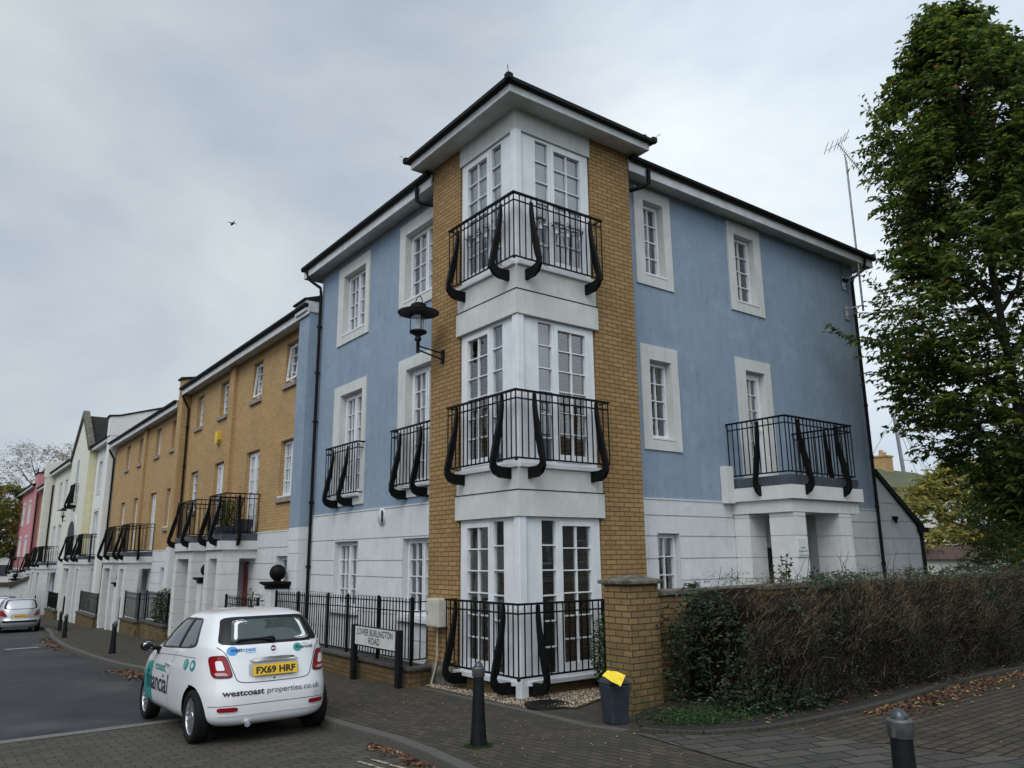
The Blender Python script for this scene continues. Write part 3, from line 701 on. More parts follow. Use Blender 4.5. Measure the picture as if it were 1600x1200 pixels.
for a, b in (((-.1, 8.83), (-.1, 2.7)), ((2.7, -.1), (11.06, -.1)), ((11.06, -.1), (11.06, 8.83)), ((11.06, 8.83), (-.1, 8.83))):
    mb.quad((*a, zr), (*b, zr), (*b, zr-.05), (*a, zr-.05))
# bonnet tiles on the right-hand hip and bent end tile
for t in [k_/24 for k_ in range(25)]:
    p = Vector((11.02, -.06, 9.05)).lerp(Vector((6.6, 4.36, 10.28)), t); mb.lathe([(.08, -.09), (.07, .06)], (p.x, p.y, p.z), 8)
mb.build('roof', TILE, H)
mb = MB(); hip(mb, -.49, 2.82, -.49, 2.82, 9.24, .88, .06, 'x')
for c in ((-.46, -.46), (2.79, -.46), (-.46, 2.79)):
    for t in [k_/14 for k_ in range(15)]:
        p = Vector((c[0], c[1], 9.255)).lerp(Vector((1.165, 1.165, 10.12)), t); mb.lathe([(.06, -.07), (.05, .03)], (p.x, p.y, p.z), 8)
    mb.box(c[0]-.05, c[0]+.05, c[1]-.05, c[1]+.05, 9.2, 9.275)
mb.build('tower_roof', TILE, H)
f = MB()
for (x, y, dx, dy) in ((-.49, -.49, -1, -1), (2.82, -.48, 1, -1), (-.48, 2.82, -1, 1)):
    f.tube([(x, y, 9.27), (x+dx*.02, y+dy*.02, 9.31), (x+dx*.04, y+dy*.04, 9.345), (x+dx*.06, y+dy*.06, 9.35), (x+dx*.065, y+dy*.065, 9.32)], .007, 5)
f.build('hip_iron', GALV, H)
f = MB(); o_ = .36
f.box(-o_-.03, 2.74, -o_-.03, -o_, 9.05, 9.20); f.box(-o_-.03, -o_, -o_, 2.74, 9.05, 9.20); f.box(2.71, 2.74, -o_, 2.0, 9.05, 9.20); f.box(-o_, 2.0, 2.71, 2.74, 9.05, 9.20)
f.build('tower_fascia', FASC, H)
f = MB(); f.box(-o_, 2.71, -o_, 0.02, 9.085, 9.10); f.box(-o_, .02, .02, 2.71, 9.085, 9.10); f.box(2.56, 2.71, .02, 2.71, 9.085, 9.10); f.box(.02, 2.56, 2.56, 2.71, 9.085, 9.10)
f.build('tower_soffit', SOFF, H)
f = MB(); g = o_+.03
for (x0, x1, y0, y1) in ((-g-.09, 2.80, -g-.09, -g), (-g-.09, -g, -g, 2.80)): f.box(x0, x1, y0, y1, 9.175, 9.238)
f.build('tower_gutter', PLAST, H, bevel=.02)
# rain pipes
f = MB(); alongpipe(f, .22, 8.26, -.3, 8.35, collars=(7.45, 6.3, 5.1, 3.2, 1.75)); f.tube([(.22, 8.26, 8.33), (.2, 8.26, 8.45), (-.03, 8.45, 8.68), (-.08, 8.5, 8.9)], .036, 10); f.build('downpipe', PLAST, H)
f = MB(); alongpipe(f, 10.42, .22, 0, 8.35, collars=(7.6, 6.5, 5.3, 4.1, 2.95, 1.7)); f.tube([(10.42, .22, 8.33), (10.42, .18, 8.45), (10.55, -.02, 8.62), (10.6, -.08, 8.9)], .036, 10); f.build('downpipe', PLAST, H)
f = MB(); f.tube([(2.66, .26, 8.5), (2.78, .14, 8.50), (2.95, -.02, 8.56), (3.02, -.08, 8.62), (3.02, -.1, 8.9)], .04, 10); f.build('gutter_offset', PLAST, H); f = MB(); f.tube([(.26, 2.66, 8.5), (.14, 2.78, 8.50), (-.02, 2.95, 8.56), (-.08, 3.02, 8.62), (-.1, 3.02, 8.9)], .04, 10); f.build('gutter_offset', PLAST, H)
# porch with balcony
PX0, PX1, PY = 5.2, 7.50, -1.05
f = MB(); f.box(PX0+.03, PX1-.03, PY+.03, .29, 3.13, 3.31); f.build('balcony_lead_edge', LEAD, H)
f = MB(); f.box(PX0-.02, PX1+.02, PY-.02, .285, 2.885, 3.128); f.box(4.98, 5.18, .14, .288, 2.86, 3.55); f.box(PX0+.05, PX1-.05, PY+.06, .285, 2.66, 2.883); pc = f.build('porch_canopy', PORCH, H)
f = MB(); lv = [0, .38, .76, 1.14, 1.50, 1.87, 2.25, 2.58]
def column(mb, x0, x1, y0, y1, zb, zs):
    mb.box(x0+.012, x1-.012, y0+.012, y1-.012, zb, zs[-1]+.08)
    for a, b in zip(zs, zs[1:]): mb.box(x0, x1, y0, y1, a+.008, b-.008)
    mb.box(x0-.0, x1, y0, y1, zs[-1]+.008, zs[-1]+.075)
for c in ((5.30, 5.66, -.98, -.48), (6.76, 7.16, -.98, -.48)):
    f = MB(); column(f, *c, 0, lv); f.build('porch_column', PORCH, H)
for c in ((5.28, 5.76, -.06, .27), (7.10, 7.50, -.12, .27)):
    f = MB(); column(f, *c, 0, lv); f.build('porch_pilaster', PORCH, H)
f = MB(); f.box(6.17, 6.93, .42, .47, .05, 2.03); f.box(6.86, 6.88, .40, .42, 1.0, 1.15); f.build('front_door', DOORM, H)
r_ = rail_mesh(H, [(PX0+.06, .27), (PX0+.06, PY+.06), (PX1-.06, PY+.06), (PX1-.06, .27)], 3.37, 4.37, name='balcony_railing', gap=.115)
for a in (-.42,): bracket(r_, lambda w, u, v: (PX0+.21-u, w, v), a, th=.058, z=3.25, scale=(1, 1.1)); bracket(r_, lambda w, u, v: (PX1-.21+u, w, v), a, th=.058, z=3.25, scale=(1, 1.1))
for a in (5.62, 6.85): bracket(r_, lambda w, u, v: (w, PY+.21-u, v), a, th=.058, z=3.25, scale=(1, 1.1))
# interior: dark rooms behind the glass, floors between the storeys
f = MB(); f.box(2.7, 10.4, 3.0, 3.1, 0, 8.8); f.box(2.6, 2.7, 3.0, 8.2, 0, 8.8)
for z in (2.75, 5.8): f.box(.6, 10.4, .6, 8.2, z, z+.15)
f.box(1.0, 2.6, 2.7, 2.8, 0, 8.8); f.box(.62, .7, 4.3, 4.4, 0, 8.8); f.box(.25, 2.5, .25, 2.5, -.1, 0.02)
for z in (2.7, 5.8): f.box(.15, 2.5, .15, 2.5, z-.05, z+.35)
f.build('interior', ROOM, H)
# ------------------------------------------------------------------ terraces down the left-hand street
def porch(root, Y0, Y1, b, X=-.68, inner=(.3,), rail_mat=None, doors=True, lite=False, ztop=2.85, ground=-.5):
    """raised porch with a balcony on top; all heights relative to the house base b"""
    z = b+ztop
    f = MB(); f.box(X+.03, .29, Y0+.03, Y1-.03, z-.17, z); f.build('balcony_lead_edge', LEAD, root)
    f = MB(); f.box(X-.02, .285, Y0-.02, Y1+.02, z-.40, z-.172); f.box(X+.06, .285, Y0+.06, Y1-.06, z-.63, z-.402); f.build('porch_canopy', PORCH, root)
    gz = zg((Y0+Y1)/2)+.15
    zs = [gz+.0]; q = z-.63
    L_ = []
    while q > gz: L_.append(q); q -= .40
    zs = sorted(L_+[gz])
    if len(zs) > 2 and zs[1]-zs[0] < .12: zs.pop(1)
    zs[-1] -= .08
    for (y0, y1) in ((Y0+.05, Y0+.42), (Y1-.42, Y1-.05)):
        f = MB(); column(f, X+.05, X+.52, y0, y1, gz-.3, zs); f.build('porch_column', PORCH, root)
    r_ = rail_mesh(root, [(.27, Y0+.06), (X+.06, Y0+.06), (X+.06, Y1-.06), (.27, Y1-.06)], z+.06, z+1.07, name='balcony_railing', gap=.12)
    for y in (Y0+.30, Y1-.30): bracket(r_, lambda w, u, v: (X+.20-u, w, v), y, th=.07, z=z-.02, scale=(1.15, 1.06))
    bracket(r_, lambda w, u, v: (w, Y0+.20-u, v), X+.42, th=.07, z=z-.02, scale=(1, 1.06))
    return r_
def terrace_brick(name, label, Ya, Yb, b, shift, pier_mat, lite=False):
    h = thing(name, label, 'terraced house', (4, (Ya+Yb)/2, b))
    fc = Fac('L', .3, 0)
    def O(y0, y1, z0, z1): return (y0+shift, y1+shift, z0, z1)
    dz = b+.27
    top = [O(9.80, 10.62, 6.42+dz, 7.55+dz), O(12.45, 13.25, 6.42+dz, 7.55+dz), O(15.62, 16.45, 6.42+dz, 7.55+dz), O(18.4, 19.2, 6.42+dz, 7.55+dz)]
    dbl = O(9.6, 10.66, 3.48+dz, 4.93+dz); dr = O(12.3, 13.42, 2.62+dz, 4.93+dz); dr2 = O(15.55, 16.55, 2.62+dz, 4.93+dz); sm = O(18.45, 19.38, 3.55+dz, 4.9+dz)
    mid = [dbl, dr, dr2, sm]
    gr = [O(9.65, 10.5, .75+dz, 2.0+dz), O(12.55, 13.42, -.6+dz, 1.86+dz), O(15.5, 16.3, -.6+dz, 1.8+dz), O(18.6, 19.3, .6+dz, 1.9+dz)]
    ze = b+8.13
    mb = MB(); wall(mb, fc, Ya, Yb, 2.63+dz, ze, top+mid, depth=.2)
    fc.box(mb, 14.7+shift, 15.15+shift, 0, .11, 2.63+dz, ze-.03)
    mb.quad((8, Ya, -1.5), (8, Yb, -1.5), (8, Yb, ze), (8, Ya, ze)); mb.quad((.3, Yb, -1.5), (8, Yb, -1.5), (8, Yb, ze), (.3, Yb, ze)); mb.quad((.3, Ya, -1.5), (8, Ya, -1.5), (8, Ya, ze), (.3, Ya, ze))
    mb.build('wall', BUFF2, h)
    mb = MB(); wall(mb, fc, Ya, Yb, -1.6, 2.63+dz, gr, depth=.2); lv = [dz+2.61-.40*i for i in range(9)][::-1]
    courses(mb, fc, Ya, Yb, lv, gr); fc.box(mb, Ya, Yb, 0, .03, 2.60+dz, 2.63+dz)
    mb.build('ground_storey', WHITE, h)
    for i in top:
        o = tuple(i)
        w = window(h, fc, *i, [(i[0]+.05, i[1]-.05, 1 if not lite else 1, 1)], 4 if not lite else 1, rec=.13, back=None if R.random() < .6 else 'sides', leaf_fr=.05, sill=False, lite=lite)
        s_ = MB(); fc.box(s_, i[0]-.08, i[1]+.08, -.1, .07, i[2]-.12, i[2]-.005); s_.build('sill', SILL, w)
        if shift == 0 and i in (top[0], top[1]):     # open top-hung light leaning out
            s_ = MB()
            zt, zb_, n0, n1 = i[3]-.08, i[2]+.10, -.10, .0
            for (y0, y1) in ((i[0]+.06, i[0]+.11), (i[1]-.11, i[1]-.06)):
                s_.hexa([fc.P(y0, n1, zb_), fc.P(y1, n1, zb_), fc.P(y1, n1-.04, zb_), fc.P(y0, n1-.04, zb_), fc.P(y0, n0+.02, zt), fc.P(y1, n0+.02, zt), fc.P(y1, n0-.02, zt), fc.P(y0, n0-.02, zt)])
            fc.box(s_, i[0]+.11, i[1]-.11, n1-.04, n1, zb_, zb_+.05); s_.build('open_sash', UPVC, w)
    c = (dbl[0]+dbl[1])/2
    w = window(h, fc, *dbl, [(dbl[0]+.05, c-.02, 2, 1), (c+.02, dbl[1]-.05, 2, 1)], 4, rec=.12, back='sides', leaf_fr=.035, sill=.03, lite=lite)
    s_ = MB(); fc.box(s_, dbl[0]-.1, dbl[1]+.1, -.05, .07, dbl[2]-.15, dbl[2]-.025); s_.build('sill', SILL, w)
    w = window(h, fc, *sm, [(sm[0]+.05, sm[1]-.05, 2, 1)], 4, rec=.12, back='sides', leaf_fr=.05, sill=.03, lite=lite)
    s_ = MB(); fc.box(s_, sm[0]-.1, sm[1]+.1, -.05, .07, sm[2]-.15, sm[2]-.025); s_.build('sill', SILL, w)
    for d_ in (dr, dr2):
        c = (d_[0]+d_[1])/2
        window(h, fc, *d_, [(d_[0]+.05, c-.01, 2, 1), (c+.01, d_[1]-.05, 2, 1)], 6, rec=.12, back='sides', name='french_window', leaf_fr=.085, sill=.05, lite=lite)
    for i in (gr[0], gr[3]):
        window(h, fc, *i, [(i[0]+.04, i[1]-.04, 2, 1)], 4, rec=.12, back='net', leaf_fr=.045, sill=.08, lite=lite)
    mb = MB(); fc.box(mb, gr[1][0]+.05, gr[1][1]-.05, -.16, -.12, -1.2, gr[1][3]-.05); mb.build('front_door', REDD if shift == 0 else DOORM, h)
    mb = MB(); fc.box(mb, gr[2][0]+.05, gr[2][1]-.05, -.16, -.12, -1.2, gr[2][3]-.05); mb.build('front_door', plain_noise('timber door', (.16,.09,.04), (.1,.055,.025), .4, 4), h)
    porch(h, 11.96+shift, 13.52+shift, dz-.27); porch(h, 14.74+shift, 16.9+shift, dz-.27)
    eaves(h, fc, Ya-.02, Yb, ze-.03, .35)
    # roof: front and back slope
    mb = MB(); t = .25
    mb.add([(-.10, Ya+.02, ze+.15), (-.10, Yb, ze+.15), (4.15, Yb, ze+.15+4.25*.36), (4.15, Ya+.02, ze+.15+4.25*.36), (8.4, Ya+.02, ze+.15), (8.4, Yb, ze+.15), (-.10, Ya+.02, ze+.08), (-.10, Yb, ze+.08)], ((0, 1, 2, 3), (3, 2, 5, 4), (0, 1, 7, 6)))
    mb.add([(-.10, Ya+.02, ze+.15), (4.15, Ya+.02, ze+.15+4.25*.36), (8.4, Ya+.02, ze+.15), (-.10, Yb, ze+.15), (4.15, Yb, ze+.15+4.25*.36), (8.4, Yb, ze+.15)], ((0, 1, 2), (3, 4, 5)))
    mb.build('roof', TILE, h)
    mb = MB(); mb.box(1.2, 8, Ya+.1, Yb-.1, -.5, -.45); mb.box(1.4, 1.5, Ya+.05, Yb-.05, -1.2, ze-.1)
    for z in (2.3+dz, 5.5+dz): mb.box(.45, 1.4, Ya+.05, Yb-.05, z, z+.15)
    mb.build('interior', DARK, h)
    return h
H1 = terrace_brick('terraced_house', 'buff brick terraced house joined to the blue corner house, with a red front door', 8.36, 20.15, -.27, 0, None)
# blue party pier between corner house and the brick house : part of the blue house
f = MB(); f.box(0, .299, 8.37, 9.0, 2.9-.25, 7.86); p_ = f.build('party_pier', BLUE, H)
f = MB(); f.box(.012, .298, 8.372, 8.99, -.5, 2.66)
for z0, z1 in zip([.0, .45, .85, 1.25, 1.65, 2.05, 2.35], [.45, .85, 1.25, 1.65, 2.05, 2.35, 2.65]): f.box(0, .296, 8.365, 9.0, z0+.008, z1-.008)
f.build('pier_base', WHITE, H)
f = MB(); f.box(-.10, .3, 8.37, 9.1, 7.862, 8.12); f.build('pier_cap', FASC, H)
f = MB(); f.hexa([(-.16, 8.36, 8.121), (.32, 8.36, 8.121), (.32, 9.12, 8.121), (-.16, 9.12, 8.121), (-.16, 8.36, 8.16), (.32, 8.36, 8.32), (.32, 9.12, 8.32), (-.16, 9.12, 8.16)]); f.build('pier_tiles', TILE, H)
# brick pier and raised party wall at the far end of the first brick house
f = MB(); f.box(.0, .31, 20.16, 20.75, 2.36, 7.55+.3); f.box(.0, .31, 20.18, 20.73, -1.5, 2.36, 1)
f.prism([(-.05, 7.851), (-.05, 8.35), (.35, 8.42), (4.3, 9.75), (4.3, 7.851)], lambda u, v, w: (u, w, v), 20.12, 20.5)
f.build('party_pier', [BUFF2, WHITE], H1)
f = MB(); f.prism([(-.12, 8.36), (.35, 8.44), (4.3, 9.77), (4.3, 9.85), (.35, 8.51), (-.12, 8.43)], lambda u, v, w: (u, w, v), 20.06, 20.56); f.build('party_wall_coping', TILE, H1)
f = MB(); alongpipe(f, .22, 20.07, -1, 7.3, collars=(6.6, 5.2, 3.8, 1.4)); f.tube([(.22, 20.07, 7.28), (.1, 20.07, 7.5), (-.05, 20.0, 7.72)], .036, 10); f.build('downpipe', PLAST, H1)
H2 = terrace_brick('terraced_house', 'second buff brick terraced house, between the brick pier and the tall white house', 20.75, 33.9, -.62, 12.0, None, lite=False)
# white party pier, with raised cream gable wall above
f = MB(); f.box(-.05, .31, 34.0, 34.7, -1.8, 8.1); f.prism([(-.12, 8.101), (-.12, 9.05), (.3, 9.1), (4.3, 10.3), (4.3, 8.101)], lambda u, v, w: (u, w, v), 33.98, 34.5)
HW = thing('terraced_house', 'white rendered three storey house with slate roof beyond the second brick house', 'terraced house', (4, 39, -1))
f.build('party_pier', OFFW, HW)
f = MB(); f.prism([(-.2, 9.06), (.3, 9.12), (4.3, 10.32), (4.3, 10.40), (.3, 9.19), (-.2, 9.13)], lambda u, v, w: (u, w, v), 33.92, 34.56); f.build('party_wall_coping', TILE, HW)
f = MB(); alongpipe(f, .22, 33.9, -1, 6.9, r=.045); f.tube([(.22, 33.9, 6.9), (.1, 33.9, 7.1), (-.05, 33.85, 7.35)], .045, 8); f.build('downpipe', PLAST, HW)
def render_house(h, Ya, Yb, b, m, ze, ops, gables=(), roof=True, X=.3, base_m=WHITE, zb=2.3):
    fc = Fac('L', X)
    up = [o for o in ops if o[2] > zb]; lo = [o for o in ops if o[2] <= zb]
    mb = MB(); wall(mb, fc, Ya, Yb, zb, ze, up, depth=.15)
    mb.quad((X, Ya, -2), (7, Ya, -2), (7, Ya, ze), (X, Ya, ze)); mb.quad((X, Yb, -2), (7, Yb, -2), (7, Yb, ze), (X, Yb, ze)); mb.quad((7, Ya, -2), (7, Yb, -2), (7, Yb, ze), (7, Ya, ze))
    mb.build('wall', m, h)
    mb = MB(); wall(mb, fc, Ya, Yb, -2.2, zb, lo, depth=.15); courses(mb, fc, Ya, Yb, [zb-.4*i for i in range(9)][::-1], lo); mb.build('ground_storey', base_m, h)
    for o in ops:
        if o[2] > -.3:
            w = window(h, fc, *o, [(o[0]+.05, o[1]-.05, 1, 1)], 2, rec=.08, back='net', leaf_fr=.05, sill=.04)
            if o[2] > zb: s_ = surround(w, fc, (o[0]-.16, o[1]+.16, o[2]-.2, o[3]+.18), o, .025)
        else:
            mb = MB(); fc.box(mb, o[0]+.05, o[1]-.05, -.15, -.1, -2, o[3]-.04); mb.build('front_door', DOORM, h)
    mb = MB(); mb.box(X+1.2, X+1.3, Ya+.05, Yb-.05, -2, ze-.1); mb.build('interior', DARK, h)
    if roof:
        eaves(h, fc, Ya, Yb, ze-.03, .35)
        mb = MB(); e = X-.42
        mb.add([(e, Ya, ze+.15), (e, Yb, ze+.15), (e+3.8, Yb, ze+1.95), (e+3.8, Ya, ze+1.95), (e+7.6, Ya, ze+.15), (e+7.6, Yb, ze+.15), (e, Ya, ze+.08), (e, Yb, ze+.08)], ((0, 1, 2, 3), (3, 2, 5, 4), (0, 1, 7, 6), (0, 3, 4), (1, 2, 5)))
        mb.build('roof', TILE, h)
render_house(HW, 34.7, 39.6, -1, OFFW, 8.0, [(35.6, 36.5, 5.6, 7.2), (37.6, 38.5, 5.6, 7.2), (35.4, 36.3, 2.5, 4.5), (37.4, 38.6, 2.4, 4.5), (37.0, 37.7, .0, 1.5)], zb=2.25)
porch(HW, 38.15, 41.0, -.7, ztop=2.85)
porch(HW, 35.0, 36.6, -.7, ztop=2.85)
# gabled bay house
HG = thing('terraced_house', 'cream rendered house with a tall pointed gable, arched opening and pale yellow side', 'terraced house', (4, 46, -1))
mb = MB(); X = -.11
outl = [(39.65, -2), (46.15, -2), (46.15, 8.2), (42.9, 10.45), (39.65, 8.2)]
mb.add([(X, y, z) for y, z in outl], [list(range(5))]); mb.add([(4, y, z) for y, z in outl], [list(range(5))])
mb.quad((X, 46.15, -2), (4, 46.15, -2), (4, 46.15, 8.2), (X, 46.15, 8.2)); mb.build('wall', CREAM, HG)
mb = MB(); mb.quad((X, 39.65, 2.2), (4, 39.65, 2.2), (4, 39.65, 8.2), (X, 39.65, 8.2)); mb.build('side_wall', YEL, HG)
mb = MB(); mb.prism([(39.45, 7.95), (42.9, 10.4), (46.35, 7.95), (46.35, 8.25), (42.9, 10.75), (39.45, 8.25)], lambda u, v, w: (w, u, v), X-.12, X+.22); mb.build('gable_coping', STONE, HG)
mb = MB(); mb.add([(X, 39.65, 8.2), (4, 39.65, 8.2), (4, 42.9, 10.45), (X, 42.9, 10.45), (4, 46.15, 8.2), (X, 46.15, 8.2)], ((0, 1, 2, 3), (3, 2, 4, 5))); mb.build('roof', TILE, HG)
fc = Fac('L', X)
arch = [(41.8, 2.35)]+[(43.1+1.3*math.cos(a), 3.3+.9*math.sin(a)) for a in [math.pi*(1-k_/12) for k_ in range(13)]]+[(44.4, 2.35)]
arc2 = [(41.35, 2.35)]+[(43.1+1.75*math.cos(a), 3.3+1.35*math.sin(a)) for a in [math.pi*(1-k_/12) for k_ in range(13)]]+[(44.85, 2.35)]
mb = MB(); mb.prism(arc2, lambda u, v, w: (w, u, v), X-.04, X-.002); mb.build('arch_surround', SURR, HG)
mb = MB(); mb.prism(arch, lambda u, v, w: (w, u, v), X-.055, X-.045); mb.build('arched_opening', DARK, HG)
w = MB(); fc.box(w, 42.7, 43.7, .0, .03, 6.0, 7.9); fr_ = w.build('window', UPVC, HG)
w = MB(); fc.box(w, 42.8, 43.6, .03, .04, 6.1, 7.8); w.build('pane', mat('dark glazing', (.05,.055,.06), .1), fr_)
r_ = rail_mesh(HG, [(X, 42.3), (X-.2, 42.3), (X-.2, 44.1), (X, 44.1)], 5.2, 6.3, name='juliet_railing', gap=.13)
for y in (42.6, 43.8): bracket(r_, lambda w_, u, v: (X-u, w_, v), y, th=.09, z=5.2, scale=(1.2, 1.05))
mb = MB(); mb.box(X-.05, X-.01, 43.0, 43.15, 4.75, 5.1); mb.build('wall_fitting', BLKM, HG)
HC = thing('terraced_house', 'lower cream house left of the pointed gable with a black rain pipe', 'terraced house', (4, 54, -1))
render_house(HC, 46.2, 57.5, -1, CREAM, 8.15, [(50.5, 51.6, 5.6, 7.3), (53.2, 54.3, 5.6, 7.3), (51.2, 52.6, 2.6, 4.3), (54.2, 55.5, 2.6, 4.3), (51.5, 52.3, -2, 1.2)], zb=2.2)
porch(HC, 51.2, 53.8, -1.05, ztop=2.85); porch(HC, 54.6, 57.0, -1.05, ztop=2.85)
f = MB(); alongpipe(f, .18, 57.3, -1.5, 7.4, r=.06); f.build('downpipe', PLAST, HC)
f = MB(); f.box(-.3, .3, 57.6, 58.3, -2, 8.0); f.prism([(-.4, 8.001), (-.4, 9.05), (3.3, 9.7), (3.3, 8.001)], lambda u, v, w: (u, w, v), 57.58, 58.1); f.build('party_pier', CREAM, HC)
HS = thing('terraced_house', 'small brick house squeezed between the cream pier and the pink wall', 'terraced house', (4, 62, -1.5))
FS = Fac('L', .3); so_ = [(60.2, 61.0, 5.0, 6.4), (60.2, 61.2, 2.3, 4.0), (63, 64, 2.3, 4.0)]
mb = MB(); wall(mb, FS, 58.3, 65.4, 1.8, 7.6, so_, depth=.15); mb.quad((.3, 58.3, 1.8), (6, 58.3, 1.8), (6, 58.3, 7.6), (.3, 58.3, 7.6)); mb.build('wall', BUFF2, HS)
mb = MB(); wall(mb, FS, 58.3, 65.4, -2.3, 1.8, []); mb.build('ground_storey', WHITE, HS)
for o in so_: window(HS, FS, *o, [(o[0]+.05, o[1]-.05, 1, 1)], 2, rec=.08, back='net', sill=.04)
eaves(HS, FS, 58.3, 65.4, 7.57, .35)
mb = MB(); mb.add([(-.12, 58.3, 7.76), (-.12, 65.4, 7.76), (3.5, 65.4, 9.0), (3.5, 58.3, 9.0), (-.12, 58.3, 7.7), (-.12, 65.4, 7.7)], ((0, 1, 2, 3), (0, 1, 5, 4))); mb.build('roof', TILE, HS)
porch(HS, 59.4, 62.0, -1.45)
HP = thing('terraced_house', 'pink rendered house at the far end of the terrace', 'terraced house', (4, 72, -1.5))
render_house(HP, 66.4, 82, -1.5, PINK, 8.0, [(69, 70.6, 5.2, 6.9), (74, 75.6, 5.2, 6.9), (69, 70.6, 2.5, 3.9), (74, 75.6, 2.5, 3.9), (70, 71.4, -.2, 1.1)], X=-.05, zb=1.3)
mb = MB(); mb.prism([(-.12, -2), (-.12, 9.0), (.5, 9.05), (4, 10.0), (4, -2)], lambda u, v, w: (u, w, v), 65.5, 67.4); mb.build('tall_party_wall', PINK, HP)
mb = MB(); mb.prism([(-.2, 9.01), (.5, 9.06), (4, 10.01), (4, 10.1), (.5, 9.15), (-.2, 9.1)], lambda u, v, w: (u, w, v), 65.4, 67.5); mb.build('party_wall_coping', TILE, HP)
mb = MB(); alongpipe(mb, .0, 65.35, -1.5, 7.4, r=.06); mb.build('downpipe', PLAST, HP)
porch(HP, 67.6, 70.6, -1.7, X=-1.0)
r_ = rail_mesh(HP, [(-.05, 76), (-.3, 76), (-.3, 78), (-.05, 78)], 2.3, 3.3, name='juliet_railing', gap=.13)
for y in (76.2, 77.8): bracket(r_, lambda w_, u, v: (-.05-u, w_, v), y, th=.1, z=2.3, scale=(1.2, 1.05))
# ------------------------------------------------------------------ lettering
def text2d(s, size, off=0, shear=0, align='LEFT', space=1.0, res=3):
    cu = bpy.data.curves.new('lettering', 'FONT'); cu.body = s; cu.size = size; cu.offset = off; cu.shear = shear; cu.align_x = align; cu.resolution_u = res; cu.space_character = space
    ob = bpy.data.objects.new('lettering', cu); COL.objects.link(ob); bpy.context.view_layer.update()
    me = ob.to_mesh(); vs = [(v.co.x, v.co.y) for v in me.vertices]; fs = [tuple(p.vertices) for p in me.polygons]
    ob.to_mesh_clear(); bpy.data.objects.remove(ob); bpy.data.curves.remove(cu)
    return vs, fs
def put_text(parent, name, s, size, fn, m, width=None, **k):
    vs, fs = text2d(s, size, **k)
    if width:
        w = max(v[0] for v in vs)-min(v[0] for v in vs); x0 = min(v[0] for v in vs) if k.get('align', 'LEFT') == 'LEFT' else 0; vs = [((x-x0)*width/w, y) for x, y in vs]
    mb = MB(); mb.add([fn(x, y) for x, y in vs], fs); return mb.build(name, m, parent)
INK = mat('black lettering', (.008,.008,.009), .5)
# ------------------------------------------------------------------ dwarf wall, planter, railings by the blue house
W1 = thing('dwarf_wall', 'low mossy brick wall with dark coping below the railings of the blue house', 'low wall', (-.48, 5, -.15))
f = MB(); f.box(-.47, -.27, 2.30, 8.75, -.5, .18); f.hexa([(-.27, 2.30, -.5), (0, 2.36, -.5), (0, 2.56, -.5), (-.27, 2.5, -.5), (-.27, 2.30, .18), (0, 2.36, .18), (0, 2.56, .18), (-.27, 2.5, .18)])
f.build('brickwork', DBRICK, W1)
f = MB()
y = 2.26
while y < 8.7:
    e = min(y+.6, 8.78); f.box(-.51, -.23, y+.003, e-.003, .182, .235+R.uniform(-.003, .003)); y = e
f.hexa([(-.228, 2.26, .182), (-.002, 2.30, .182), (-.002, 2.60, .182), (-.228, 2.54, .182), (-.228, 2.26, .23), (-.002, 2.30, .23), (-.002, 2.60, .23), (-.228, 2.54, .23)])
f.build('coping', DSTONE, W1, bevel=.01)
f = MB(); f.quad((-.27, 2.5, .14), (.3, 2.5, .14), (.3, 8.7, .14), (-.27, 8.7, .14)); tag(f.build('planting_soil', SOIL), kind='structure')
RL = thing('railings', 'black iron railings with pointed pickets in front of the blue house ground floor windows', 'railings', (-.3, 5, .2))
def rail_run(root, x0, y0, x1, y1, z0, z1, zb, posts, gap=.112, dz=0):
    """top rails follow dz per metre"""
    l = math.hypot(x1-x0, y1-y0); dx, dy = (x1-x0)/l, (y1-y0)/l
    mb = MB(); q = lambda t: (x0+dx*t, y0+dy*t)
    for z, h in ((z1, .011), (z1-.15, .011), (z0, .011)):
        a, b = q(0), q(l); mb.tube([(a[0], a[1], z), (b[0], b[1], z+dz*l)], .013, 4)
    n = round(l/gap)
    for i in range(n+1):
        x, y = q(l*i/n); z = dz*l*i/n; mb.box(x-.0075, x+.0075, y-.0075, y+.0075, z0+z, z1+z+.045)
        mb.hexa([(x-.0075, y-.0075, z1+z+.045), (x+.0075, y-.0075, z1+z+.045), (x+.0075, y+.0075, z1+z+.045), (x-.0075, y+.0075, z1+z+.045)]+[(x+a, y+b, z1+z+.07) for a, b in ((-.001, -.001), (.001, -.001), (.001, .001), (-.001, .001))])
    mb.build('pickets', BLKM, root)
    for t in posts:
        x, y = q(t); f = MB(); f.box(x-.022, x+.022, y-.022, y+.022, zb, z1+dz*t+.06); f.hexa([(x-.026, y-.026, z1+dz*t+.06), (x+.026, y-.026, z1+dz*t+.06), (x+.026, y+.026, z1+dz*t+.06), (x-.026, y+.026, z1+dz*t+.06), (x-.006, y-.006, z1+dz*t+.09), (x+.006, y-.006, z1+dz*t+.09), (x+.006, y+.006, z1+dz*t+.09), (x-.006, y+.006, z1+dz*t+.09)]); f.build('post', BLKM, root)
rail_run(RL, -.33, 2.48, -.33, 8.72, .32, 1.22, .2, [.02, 1.2, 2.45, 3.35, 4.9, 6.2], dz=-.01)
rail_run(RL, -.03, 2.52, -.30, 2.49, .32, 1.22, .25, [], dz=0)
